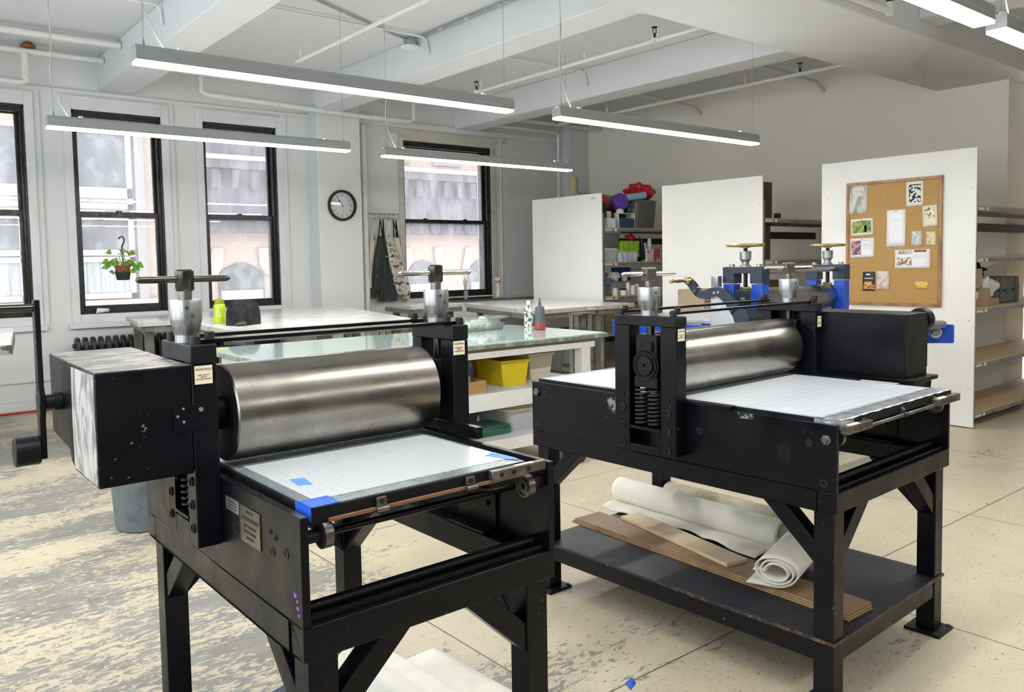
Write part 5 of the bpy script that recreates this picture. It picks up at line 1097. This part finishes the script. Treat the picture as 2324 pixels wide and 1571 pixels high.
# ================================================================ shelving units with white end panels
XP = 7.577
def bay(y, xe, lab, depth=.62, levels=(.115, .565, 1.045, 1.495, 1.945), back=True, top=2.45, ang=.0):
    e = empty('shelving_unit', (XP, y, 0), 0, lab, 'shelving', 'grey steel shelving units'); w = xe - XP
    for x in (.012,):
        for yy in (0, depth - .035):
            g = G().box(x, x + .036, yy, yy + .003, 0, 2.14).box(x, x + .003, yy, yy + .036, 0, 2.14)
            p = g.build('post', M['shelfsteel'], e)
            if yy == 0 and x < .1:
                hg = G(); 
                for k in range(40): hg.box(x + .012, x + .022, -.0008, 0, .05 + k * .052, .065 + k * .052)
                hg.build('slots', M['ink'], e)
    for z in levels:
        s = G().box(.005, w, -.002, .012, z - .036, z - .001).box(.005, w, depth - .014, depth, z - .036, z - .001).box(.005, .02, .012, depth - .014, z - .036, z - .001).box(w - .02, w, .012, depth - .014, z - .036, z - .001).build('shelf', M['shelfsteel'], e)
        G().box(.006, w - .002, .003, depth - .002, z - .001, z + .012).build('board', M['particle'], s)
        G().box(.06, .19, -.0035, -.0022, z - .030, z - .008).build('label', M['label'], s); G().box(.235, .275, -.0035, -.0022, z - .032, z - .003).build('label', M['paper'], s)
        if z < .3 or 1.4 < z < 1.9: G().box(.005, w, depth - .016, depth - .004, z + .26, z + .345).build('brace', M['shelfblack'], e)
    return e
bay(2.955, 10.9, 'grey steel shelving bay at the right edge, beside the cork board panel', depth=.48)
pipe('wall_pipe', [(7.62, 3.49, .47), (9.66, 3.49, .47)], .016, M['steel_dk'], 'thin dark pipe seen through the right-hand shelves')
bay(5.075, 9.66, 'grey steel shelving bay behind the blue press, between two panels')
bay(7.465, 9.66, 'grey steel shelving bay crowded with supplies, between the first and second panels')
for y0, y1, top, lab in ((2.94, 4.38, 2.448, 'tall white board panel carrying the cork board'), (5.06, 6.44, 2.402, 'tall white board panel in the middle, behind the brass handled crank'), (7.45, 8.82, 2.40, 'tall white board panel farthest from the camera')):
    e = empty('end_panel', (XP - .019, y0, 0), 0, lab, 'panel', 'white end panels')
    G().box(0, .018, 0, y1 - y0, .01, top).build('board', M['panel'], e, bev=.001)
    for zz in (.35, .95, 1.55, 2.1):
        for fy in (.03, .5, .96): G().cyl((-.0006, (y1 - y0) * fy, zz), (0, (y1 - y0) * fy, zz), .005, n=8).build('screw_head', M['greysteel'], e)
# end gussets / dark cardboard liners of the bays
tag(G().box(0, .34, 0, .004, 0, .40).build('cardboard_sheet', M['card_d'], None, loc=(XP + .03, 5.20, 1.958)), 'upright brown cardboard sheet on top of the middle shelving bay', 'cardboard')
tag(G().box(0, .30, 0, .45, 0, .40).build('cardboard_box', M['card_d'], None, loc=(XP + .04, 5.20, 1.508)), 'dark brown box on the middle shelving bay, behind the panel edge', 'box')
tag(G().box(0, .06, 0, .05, 0, .055).build('bracket', M['shelfblack'], None, loc=(XP + .33, 5.10, 1.958)), 'small dark clamp on top of the middle shelving bay', 'clamp')
tag(G().box(0, .38, 0, .25, 0, .22).build('cardboard_box', mat('dark_red_brown', (.12, .05, .03), .7), None, loc=(XP + .22, 5.16, 1.058)), 'dark reddish box low on the middle shelving bay', 'box')
tag(G().box(0, .20, 0, .15, 0, .12).build('cardboard_box', M['card'], None, loc=(XP + .75, 5.14, 1.058)), 'small brown carton on the middle shelving bay', 'box')
e = empty('cardboard_box', (7.0, 5.4, 0), 0, 'open cardboard carton with printed stripes leaning at the foot of the middle panel', 'box')
G().box(0, .40, 0, .35, 0, 1.20).build('carton', M['card'], e, bev=.002)
for k in range(3): G().box(.02, .3, -.001, 0, 1.13 - k * .03, 1.14 - k * .03).build('printed_stripe', M['ink'], e)
# ---------------------------------------------------------------- supplies on the far bay (plane y ~7.5)
def sbox(name, x, z, w, d, h, m_, lab, y=7.50, cat='box', bev=.003, lid=None):
    e = empty(name, (x, y + d / 2, z), 0, lab, cat); G().box(-w / 2, w / 2, -d / 2, d / 2, 0, h).build('body', m_, e, bev=bev)
    if lid: G().box(-w / 2 - .008, w / 2 + .008, -d / 2 - .008, d / 2 + .008, h + .0005, h + .018).build('lid', lid, e, bev=bev)
    return e
def jar(x, z, r, h, m_, cap, lab, y=7.56, cat='jar', caph=.02):
    e = empty('jar', (x, y, z), 0, lab, cat); G().lathe([(r * .92, 0), (r, .004), (r, h - .01), (r * .8, h)], n=18).build('body', m_, e)
    G().lathe([(r * .86, h), (r * .86, h + caph), (r * .8, h + caph + .002)], n=18).build('cap', cap, e); return e
T5, T4, T3 = 1.958, 1.508, 1.058
blk, wht, pur = M['rubber'], M['white'], mat('purple_plastic', (.13, .05, .40), .25)
jar(7.66, T5, .040, .10, mat('white_tub_green_print', (.75, .78, .70), .5, col2=(.4, .6, .1), scale=9), wht, 'white tub with green print at the left end of the top supply shelf')
sbox('carton', 7.80, T5, .15, .12, .125, wht, 'small white carton on the top supply shelf')
jar(7.79, T5 + .1255, .045, .07, mat('cream_jar', (.55, .48, .32), .5), wht, 'cream jar with a white lid standing on the white carton')
sbox('black_case', 7.66, T5 + .125, .09, .09, .20, blk, 'upright black case above the white tub on the supply shelf', bev=.02)
sbox('black_case', 7.93, T5, .05, .15, .22, blk, 'tall thin black box behind the white carton', y=7.60)
e = empty('white_shelf_riser', (8.11, 7.60, T5), 0, 'small white riser with a blue box under it', 'riser')
G().box(-.16, .16, -.08, .08, .19, .20).box(-.16, -.15, -.08, .08, 0, .19).box(.15, .16, -.08, .08, 0, .19).build('frame', wht, e)
sbox('box', 8.10, T5, .27, .14, .13, mat('dark_blue_box', (.02, .06, .14), .5), 'dark blue box under the white riser')
jar(8.06, T5 + .2005, .055, .05, wht, wht, 'low white tub on the riser', y=7.6)
jar(8.24, T5 + .2005, .035, .14, mat('dark_green_bottle', (.02, .09, .06), .3), blk, 'dark green bottle on the white riser', y=7.6, cat='bottle')
e = tub('storage_tub', 8.53, 7.72, T5, .42, .36, .36, M['clearplastic'], M['clearplastic'], 'tall clear bin holding white rolls on the top supply shelf', 0, r=.03)
for x in (8.40, 8.46, 8.50): tag(G().lathe([(.03, 0), (.03, .26), (.012, .26), (.012, .24)], n=16).build('paper_roll', wht, None, loc=(x, 7.68 + (x - 8.4) * .8, T5 + .006)), 'white paper roll standing inside the tall clear bin', 'roll', 'rolls in the clear bin')
tag(G().lathe([(.075, 0), (.075, .04), (.042, .04), (.042, 0), (.075, 0)], (0, 0, 0), (-.3, -1, 0), 28).build('tape_roll', wht, None, loc=(8.64, 7.62, T5 + .20)), 'white roll of tape seen through the tall clear bin', 'tape roll')
e = empty('lid_box', (8.09, 7.66, T5 + .265), 0, 'purple plastic tub tipped on its side on the supply shelf', 'tub'); G().lathe([(.125, 0), (.13, .02), (.115, .10), (.06, .12)], (0, 0, .08), (-.25, -1, .15), 8).build('body', pur, e, bev=.01)
crumple('plastic_bag', (7.74, 7.70, T5 + .20), (.30, .22, .24), M['red'], 'red plastic bag behind the white carton on the supply shelf', 'bag', 12, .3)
crumple('plastic_bag', (7.62, 7.60, T5 + .33), (.12, .16, .10), M['frost'], 'crumpled clear bag above the black case', 'bag', 13, .3)
crumple('plastic_bag', (8.62, 7.75, T5 + .394), (.46, .36, .24), M['red'], 'large red plastic bag on top of the clear bin', 'bag', 21, .22)
e = empty('film_roll', (8.28, 7.60, T5 + .425), 0, 'pale blue roll lying across the supplies', 'roll'); G().cyl((-.16, .0, -.02), (.22, -.05, .03), .048, n=24).build('roll', mat('pale_blue_film', (.35, .52, .72), .4), e); G().cyl((.2205, -.0501, .0301), (.2215, -.0502, .0302), .022, n=18).build('core', blk, e)
e = empty('kraft_roll', (8.0, 7.9, T5 + .40), 0, 'brown kraft paper roll lying on top of the supplies', 'roll'); G().loft([(-.38, .1, .02), (.1, 0, 0), (.24, -.02, 0)], [.075, .075, .05], 22).build('roll', M['card'], e)
tag(G().box(0, .34, 0, .25, 0, .46).build('cardboard_box', M['card'], None, loc=(8.50, 7.95, T5 + .013)), 'cardboard box behind the red bag on the supply shelf', 'box')
e = empty('cardboard_tube', (8.17, 8.6, 0), 0, 'tall cardboard tube standing behind the farthest panel', 'tube'); G().lathe([(.058, 0), (.058, 2.73), (.05, 2.73), (.05, 2.6)], n=24).build('tube', mat('tan_tube', (.52, .40, .24), .7), e)
tag(G().box(-.2, .5, 0, .04, 1.95, 2.42).build('board_offcut', M['card_d'], None, loc=(8.0, 8.08, 0)), 'dark board offcut behind the farthest panel', 'board')
# shelf 4
tub('storage_tub', 7.78, 7.66, T4, .34, .28, .155, M['frost'], wht, 'frosted lidded tub at the bottom left of the second supply shelf')
e = tub('storage_tub', 7.80, 7.66, T4 + .187, .36, .30, .20, M['clearplastic'], wht, 'clear lidded tub full of coloured cards, stacked on the frosted tub')
for k, (c_, x) in enumerate((((.15, .35, .6), -.08), ((.5, .12, .15), -.08), ((.2, .45, .3), -.01), ((.6, .5, .35), .06), ((.55, .5, .4), .10))): tag(G().box(-.04, .04, -.002, .002, 0, .08).build('card', mat('card_%d' % k, c_, .6), None, loc=(7.80 + x, 7.56 + .02 * k, T4 + .20 + .07 * (k == 0))), ('pale blue', 'red', 'green', 'tan', 'beige')[k] + ' card inside the clear lidded tub', 'card')
sbox('carton', 8.13, T4, .32, .22, .13, mat('blue_white_print', (.45, .5, .7), .5, col2=(.75, .75, .72), scale=14, stretch=(1, 1, .3), lo=.48, hi=.52), 'blue and white printed carton on the second supply shelf', lid=M['yellow'])
sbox('box', 8.16, T4 + .149, .34, .20, .13, mat('lime_box', (.22, .42, .02), .4, col2=(.35, .55, .08), scale=14), 'lime green box stacked on the printed carton')
crumple('red_pouch', (8.27, 7.62, T4 + .28), (.15, .12, .09), mat('red_pouch', (.45, .02, .06), .5), 'small red pouch on the lime green box', 'pouch', 30, .2)
sbox('box', 8.05, T4 + .28, .2, .15, .14, M['plastic_g'], 'dark grey box behind the red pouch', y=7.7)
e = crumple('cable_bundle', (8.42, 7.56, T4), (.11, .10, .29), M['rubber'], 'tall black bundle of straps on the second supply shelf', 'bundle', 31, .3)
crumple('plastic_bag', (8.36, 7.60, T4), (.13, .12, .2), M['frost'], 'white bag beside the black bundle', 'bag', 32, .25)
sbox('carton', 8.62, T4, .27, .24, .17, mat('white_red_carton', (.7, .68, .62), .5, col2=(.5, .06, .05), scale=6, stretch=(1, 1, .5), lo=.54, hi=.56), 'white carton with red print at the right of the second supply shelf')
jar(8.60, T4 + .171, .03, .12, wht, wht, 'white bottle on the carton with red print', cat='bottle'); jar(8.50, T4 + .171, .028, .06, wht, wht, 'short white tub on the carton with red print')
# shelf 3
tub('storage_tub', 7.71, 7.62, T3, .20, .22, .24, M['clearplastic'], None, 'clear tub with a blue band on the lowest supply shelf'); tag(G().box(-.09, .09, -.001, .001, 0, .016).build('blue_band', M['tape_b'], None, loc=(7.71, 7.505, T3 + .14)), 'blue band round the clear tub', 'band')
tag(G().lathe([(.055, 0), (.055, .09), (.022, .09), (.022, 0)], (0, 0, 0), (-.2, -1, 0), 24).build('paper_roll', wht, None, loc=(7.70, 7.65, T3 + .372)), 'white roll at the left of the lowest supply shelf', 'roll')
crumple('pouch', (7.74, 7.60, T3 + .245), (.12, .1, .07), mat('magenta', (.35, .03, .4), .4), 'magenta pouch under the white roll', 'pouch', 34, .2)
sbox('riser', 8.0, T3 + .17, .44, .2, .02, M['shelfsteel'], 'grey riser tray on the lowest supply shelf', y=7.58, cat='riser')
for k, (x, r_, h_, c_, lab) in enumerate(((7.88, .04, .08, M['cream'], 'cream tub'), (8.03, .055, .07, wht, 'wide white tub'), (8.13, .028, .15, wht, 'tall white bottle'), (8.22, .045, .11, wht, 'white canister'), (8.31, .032, .12, M['cream'], 'cream bottle'))): jar(x, T3, r_, h_, c_, blk if k in (1,) else wht, lab + ' in the front row of the lowest supply shelf', y=7.53)
jar(8.20, T3 + .19, .04, .0 + .08, M['cream'], wht, 'cream tub on the riser tray', y=7.66)
crumple('white_rag', (7.96, 7.62, T3 + .192), (.18, .1, .12), wht, 'white cloth on the riser tray', 'cloth', 36, .25)
sbox('box', 8.28, T3 + .19, .22, .16, .18, mat('deep_blue_bin', (.005, .02, .25), .4), 'deep blue bin on the riser tray', y=7.72)
sbox('box', 8.10, .578, .9, .4, .35, M['card'], 'wide cardboard box on the shelf below the supplies', y=7.56)
# items on the right bay, level z=1.045
TR = 1.058
crumple('plastic_bag', (7.79, 3.10, TR), (.26, .19, .155), mat('orange_white_bag', (.78, .77, .74), .5, col2=(.72, .18, .06), scale=5, lo=.52, hi=.54, bmp=.3, bs=20), 'white bag with orange print on the right-hand shelves', 'bag', 41, .12)
tag(G().box(-.11, .11, -.10, .10, 0, .155).build('cardboard_box', mat('tan_carton', (.46, .34, .20), .8), None, loc=(7.82, 3.12, TR + .185), bev=.003, rz=.05), 'small tan carton on top of the orange and white bag', 'box')
tag(G().box(-.05, .05, -.05, .05, 0, .16).build('cardboard_box', mat('tan_carton2', (.42, .31, .18), .8), None, loc=(8.03, 3.06, TR), bev=.002), 'narrow tan carton standing beside the orange and white bag', 'box')
crumple('white_gloves', (8.19, 3.12, TR + .06), (.34, .18, .20), wht, 'bundle of white gloves spilling over the right-hand shelf', 'gloves', 50, .32, 20)
tag(G().box(-.12, .12, -.09, .09, 0, .06).build('cardboard_tray', mat('tan_carton3', (.42, .31, .18), .8), None, loc=(8.22, 3.12, TR), bev=.002), 'low tan carton under the white gloves', 'box')
crumple('black_bag', (8.28, 3.28, TR + .262), (.42, .22, .12), M['denim'], 'black cloth bag above the grey case', 'bag', 44, .3)
e = empty('tool_case', (8.66, 3.20, TR), 0, 'dark grey plastic tool case on the right-hand shelves', 'case')
cs = mat('dark_grey_case', (.085, .095, .10), .5); G().prism([(-.30, .0), (.27, .0), (.30, .12), (-.32, .12)], 'y', -.13, .13).build('base', cs, e, bev=.012); G().prism([(-.32, .122), (.30, .122), (.27, .25), (-.28, .255)], 'y', -.13, .13).build('lid', cs, e, bev=.012)
for x in (-.2, .17): G().box(x, x + .015, -.138, -.129, .01, .245).build('rib', cs, e, bev=.003)
G().box(-.06, .06, -.14, -.129, .09, .14).build('latch', M['plastic_g'], e)
# ================================================================ cork board with pinned sheets
CX = XP - .019
e = empty('cork_board', (CX - .001, 3.66, 1.65), 0, 'cork notice board in an oak frame on the nearest white panel', 'notice board')
y0, y1, z0, z1 = 3.214 - 3.66, 4.11 - 3.66, 1.062 - 1.65, 2.234 - 1.65
G().box(-.012, 0, y0 + .02, y1 - .02, z0 + .02, z1 - .02).build('cork', M['cork'], e)
G().prism([(y0, z0), (y1, z0), (y1 - .028, z0 + .028), (y0 + .028, z0 + .028)], 'x', -.024, 0).prism([(y0, z1), (y1, z1), (y1 - .028, z1 - .028), (y0 + .028, z1 - .028)], 'x', -.024, 0).prism([(y0, z0), (y0 + .028, z0 + .028), (y0 + .028, z1 - .028), (y0, z1)], 'x', -.024, 0).prism([(y1, z0), (y1 - .028, z0 + .028), (y1 - .028, z1 - .028), (y1, z1)], 'x', -.024, 0).build('frame', M['oak'], e, bev=.003)
def sheet(ya, yb, za, zb, m_, lab, rot=0, parts=(), cat='pinned paper', pin=None):
    cy, cz = (ya + yb) / 2, (za + zb) / 2; w, h = abs(ya - yb), abs(za - zb)
    e = empty('pinned_sheet', (CX - .0155, cy, cz), 0, lab, cat); e.rotation_euler = (rot, 0, 0)
    G().grid(lambda u, v: Vector((-.004 * (v - .0) ** 2 * (1 - .5 * u), (u - .5) * w, (.5 - v) * h)), 4, 6).build('paper', m_, e, solid=.0006)
    for nm, (u0, u1, v0, v1), mm in parts:   # fractions of the sheet: u from the viewer's left (max y) to right, v down
        ym0, ym1 = w / 2 - u0 * w, w / 2 - u1 * w; zz0, zz1 = h / 2 - v0 * h, h / 2 - v1 * h
        k = -.0052; G().add([(k, ym0, zz0), (k, ym1, zz0), (k, ym1, zz1), (k, ym0, zz1)], [(0, 1, 2, 3)]).build(nm, mm, e)
    if pin: G().ball((-.008, (.5 - pin) * w, h / 2 - .012), .005, 8).build('pin', M['rubber'], e)
    return e
lino = mat('dark_line_print', (.70, .70, .66), .8, col2=(.025, .025, .025), scale=42, lo=.49, hi=.51, detail=1)
sheet(4.100, 3.905, 1.938, 2.222, mat('grey_city_drawing', (.62, .60, .54), .8, col2=(.30, .31, .33), scale=16, stretch=(1, 1, .35), lo=.45, hi=.6), 'large grey city drawing at the top left of the cork board', parts=[('pale_patch', (.25, .85, .12, .42), mat('pale_wash', (.66, .62, .50), .8, col2=(.4, .4, .38), scale=30))])
sheet(3.535, 3.381, 1.978, 2.20, M['paper_c'] if False else mat('ivory_paper', (.78, .76, .68), .7), 'black and white block print at the top right of the cork board', parts=[('block_print', (.17, .86, .12, .86), lino)], rot=-.02)
dots = mat('coloured_dots', (.76, .72, .58), .7, col2=(.7, .5, .03), scale=34, lo=.52, hi=.54, col3=(.02, .15, .2), s3=46, lo3=.55, hi3=.57, detail=1)
sheet(3.385, 3.256, 1.786, 1.975, M['paper_c'], 'cream card with a ring of coloured dots on the cork board', rot=-.06, parts=[('dot_ring', (.18, .82, .10, .62), dots)])
s_ = sheet(3.712, 3.538, 1.613, 1.952, M['paper'], 'tall blank white sheet pinned in the middle of the cork board', pin=.5, parts=[('faint_line', (.35, .66, .255, .275), mat('faint_print', (.6, .6, .6), .8))])
sheet(4.062, 3.845, 1.730, 1.886, M['paper'], 'postcard of a figure in a green garden at the left of the cork board', rot=-.03, pin=.5, parts=[('photo', (.07, .93, .12, .86), mat('garden_photo', (.10, .16, .03), .6, col2=(.35, .42, .10), scale=24, lo=.4, hi=.6)), ('figure', (.62, .72, .42, .82), mat('violet_figure', (.16, .13, .28), .7))])
patch = mat('patchwork_print', (.06, .09, .25), .6, col2=(.55, .25, .18), scale=22, lo=.47, hi=.49, col3=(.4, .05, .1), s3=30, lo3=.56, hi3=.58, detail=0)
sheet(4.066, 3.832, 1.517, 1.700, M['paper'], 'white flyer with a patchwork picture on its left half', rot=-.01, pin=.5, parts=[('picture', (.05, .45, .12, .86), patch), ('heading', (.53, .82, .09, .14), mat('grey_print', (.55, .55, .57), .8)), ('body_text', (.53, .92, .2, .62), mat('text_block', (.74, .74, .76), .8, col2=(.55, .55, .58), scale=60, stretch=(.2, .2, 3)))])
sheet(3.480, 3.387, 1.614, 1.750, mat('grey_photo_paper', (.45, .46, .46), .7, col2=(.68, .68, .66), scale=20, stretch=(1, 2, .5)), 'small grey photograph on the right of the cork board', rot=-.02)
sheet(3.350, 3.266, 1.618, 1.738, mat('cream_line_drawing', (.70, .62, .42), .8, col2=(.45, .37, .22), scale=40, lo=.54, hi=.58), 'small cream line drawing beside the grey photograph')
ornm = mat('ornament_print', (.70, .66, .56), .7, col2=(.25, .15, .08), scale=40, lo=.48, hi=.52)
sheet(3.632, 3.315, 1.411, 1.582, M['paper'], 'wide white flyer with an ornamental picture, low on the cork board', rot=-.01, parts=[('ornament', (.05, .48, .42, .84), ornm), ('top_picture', (.1, .5, .02, .22), mat('grey_red_print', (.55, .5, .5), .7, col2=(.3, .2, .2), scale=30)), ('red_picture', (.56, .9, .02, .14), mat('maroon_print', (.2, .07, .08), .7, col2=(.4, .3, .3), scale=40)), ('body_text', (.52, .92, .28, .45), mat('text_block2', (.7, .7, .73), .8))])
sheet(3.940, 3.820, 1.198, 1.378, mat('black_card', (.025, .022, .02), .5), 'black menu card with a picture of a burger, low on the cork board', parts=[('logo', (.28, .62, .10, .17), mat('pale_print', (.75, .7, .65), .6)), ('heading', (.15, .85, .32, .37), mat('pale_print2', (.55, .5, .45), .6)), ('burger_bun', (.15, .75, .52, .68), mat('bun', (.62, .33, .10), .6)), ('burger_fillings', (.05, .98, .68, .92), mat('fillings', (.35, .05, .02), .6, col2=(.6, .35, .1), scale=45, lo=.48, hi=.52))])
sheet(3.805, 3.684, 1.213, 1.386, mat('pink_pattern_card', (.66, .56, .50), .7, col2=(.50, .38, .34), scale=26, lo=.5, hi=.56), 'pale pink patterned card beside the black menu card')
s_ = sheet(3.440, 3.333, 1.228, 1.292, mat('yellow_ticket', (.68, .42, .03), .6), 'small yellow ticket at the lower right of the cork board', rot=.02)
text('WOW!', .038, M['paper'], s_, (-.0056, 0, .004), ROT_NX)
# ================================================================ blue press
BP = empty('etching_press', (5.0, 3.515, 0), 0, 'blue and navy etching press with brass handled crank, behind the right press', 'printing press')
W = 1.20
for a0, a1 in ((-.0, .085), (1.12, 1.20)):
    G().box(a0, a1, -.165, -.075, .75, 1.125 if False else 1.34).box(a0, a1, .075, .165, .75, 1.34).build('upright', M['blue'], BP, bev=.004)
    cp = G().prism([(-.168, 1.345), (-.168, 1.466), (.168, 1.466), (.168, 1.345), (.066, 1.345), (.066, 1.418), (-.066, 1.418), (-.066, 1.345)], 'x', a0 - .004, a1 + .004).build('upright_cap', M['blueblack'], BP, bev=.003)
    for b in (-.115, .115):
        G().cyl((a0 + .04, b, 1.4665), (a0 + .04, b, 1.486), .020, n=20).build('cap_nut', M['alu'], BP)
        G().cyl((a0 - .005, b, 1.435), (a0 - .0035, b, 1.435), .009, n=14).build('bolt_head', M['bolt'], BP)
    c = a0 + .04
    G().box(a0 + .006, a1 - .006, -.074, .074, 1.10, 1.30).build('bearing_block', M['blueblack'], BP, bev=.006)
    G().box(a0 + .003, a0 + .0055, -.035, .03, 1.215, 1.255).build('maker_badge', M['ink'], BP); G().box(a0 + .001, a0 + .003, -.02, .018, 1.225, 1.245).build('badge_plate', M['silver'], BP)
    e2 = G().cyl((c, 0, 1.30), (c, 0, 1.60), .015, n=18).build('pressure_screw', M['bolt'], BP)
    G().lathe([(.034, 1.30), (.036, 1.305), (.036, 1.318), (.018, 1.325)], (c, 0, 0), n=6).build('lock_nut', M['brass'], e2)
    G().lathe([(.040, 1.467), (.040, 1.475), (.026, 1.482), (.026, 1.50), (.040, 1.52), (.042, 1.575), (.036, 1.58)], (c, 0, 0), n=28).build('dial', M['alu'], e2, sharp=25)
    n = 12; prof = []
    g = G()
    for k in range(5): an = k * 2 * PI / 5 + .5; g.loft([(c + .02 * math.cos(an), .02 * math.sin(an), 1.618), (c + .125 * math.cos(an), .125 * math.sin(an), 1.622)], [.012, .010], 10)
    g.lathe([(.0, 1.60), (.030, 1.603), (.034, 1.615), (.030, 1.632), (0, 1.634)], (c, 0, 0), n=20); g.build('hand_wheel_spokes', M['bronze'], e2)
    pts = [(c + .125 * math.cos(2 * PI * k / 36), .125 * math.sin(2 * PI * k / 36), 1.622) for k in range(37)]; G().loft(pts, .011, 10, caps=False).build('hand_wheel_rim', M['bronze'], e2)
G().loft([(.09, 0, 1.20), (.095, 0, 1.20), (1.105, 0, 1.20), (1.11, 0, 1.20)], [.10, .108, .108, .10], 64).build('top_roller', M['roller2'], BP)
G().cyl((.08, -.10, 1.43), (1.12, -.10, 1.43), .018, n=18).build('tie_rod', M['chrome'], BP)
G().box(.10, 1.10, -.94, 1.25, 1.03, 1.055).build('press_bed', M['silver'], BP, bev=.002)
for a0, a1 in ((-.01, .0), (1.185, 1.20)): 
    G().prism([(-.97, .888), (-.97, 1.016), (-.96, 1.022), (1.28, 1.028), (1.28, .89), (.2, .83), (-.2, .83)], 'x', a0 - .012, a1 + .0).xf(lambda v: v).build('side_rail', M['blue'], BP, bev=.005)
for b in (-.86, 1.15):
    G().cyl((-.0, b, .965), (1.17, b, .965), .016, n=16).build('cross_shaft', M['chrome'], BP)
    G().lathe([(.03, 0), (.045, .003), (.045, .025), (.03, .028), (.02, .02)], (1.17, b, .965), (-1, 0, 0), 28).build('bearing_wheel', M['silver'], BP)
G().box(1.02, 1.16, -.93, -.75, 1.0, 1.045).build('stop_block', M['alu'], BP, bev=.003)
for a, b in ((.0, -.7), (1.12, -.7), (0, .62), (1.12, .62)): G().box(a, a + .07, b, b + .07, .0, .90).build('leg', M['blue'], BP, bev=.003)
G().box(.0, 1.19, -.72, -.66, .30, .36).box(0, 1.19, .64, .70, .30, .36).build('stand_rail', M['blue'], BP, bev=.003)
# crank at x=4.8
def spl(pts, k=8):
    out = []
    for i in range(len(pts) - 1):
        p0 = pts[max(i - 1, 0)]; p1 = pts[i]; p2 = pts[i + 1]; p3 = pts[min(i + 2, len(pts) - 1)]
        for j in range(k):
            t_ = j / k; out.append(tuple(.5 * (2 * p1[c] + (p2[c] - p0[c]) * t_ + (2 * p0[c] - 5 * p1[c] + 4 * p2[c] - p3[c]) * t_ ** 2 + (3 * p1[c] - p0[c] - 3 * p2[c] + p3[c]) * t_ ** 3) for c in range(len(p1))))
    out.append(tuple(pts[-1])); return out
B0 = 3.515
cl = spl([(3.835, 1.365, .028), (3.80, 1.335, .030), (3.755, 1.287, .030), (3.70, 1.268, .028), (3.62, 1.29, .032), (3.55, 1.285, .036), (3.48, 1.235, .040), (3.42, 1.17, .048), (3.38, 1.13, .055)], 6)
Lp, Rp = [], []
for i, (y_, z_, h_) in enumerate(cl):
    a_ = cl[max(i - 1, 0)]; b_ = cl[min(i + 1, len(cl) - 1)]; dx, dz = b_[0] - a_[0], b_[1] - a_[1]; l_ = math.hypot(dx, dz); Lp.append((y_ - dz / l_ * h_ - B0, z_ + dx / l_ * h_)); Rp.append((y_ + dz / l_ * h_ - B0, z_ - dx / l_ * h_))
g = G()
for i in range(len(Lp) - 1): g.prism([Lp[i], Lp[i + 1], Rp[i + 1], Rp[i]], 'x', -.215, -.185)
ck = g.build('crank_arm', M['blueblack'], BP)
G().cyl((-.225, 3.37 - B0, 1.12), (-.0, 3.37 - B0, 1.12), .062, n=32).build('crank_hub', M['blueblack'], ck)
G().lathe([(.034, 0), (.034, .01), (.022, .03), (.012, .05), (.015, .09), (.017, .12), (.013, .15), (.012, .17), (.018, .18), (.018, .195), (.008, .205)], (-.216, 3.832 - B0, 1.372), (-1, 0, 0), 22).build('crank_handle', M['brass'], ck)
for y_, z_ in ((3.60, 1.285), (3.565, 1.29)): G().cyl((-.2155, y_ - B0, z_), (-.219, y_ - B0, z_), .010, n=14).build('cap_bolt', M['alu'], ck)
g = G().prism([(3.68 - B0, 1.265), (3.685 - B0, 1.0), (3.31 - B0, 1.0), (3.33 - B0, 1.08), (3.39 - B0, 1.14), (3.46 - B0, 1.20), (3.54 - B0, 1.235)], 'x', -.15, -.09)
g.build('gear_guard', M['silver'], BP, bev=.003)
G().box(-.06, -.01, .17, .23, 1.32, 1.40).build('control_plate', M['silver'], BP, bev=.002)
G().box(-.09, -.002, -.14, .14, 1.0, 1.12).build('gear_housing', M['blueblack'], BP, bev=.005)
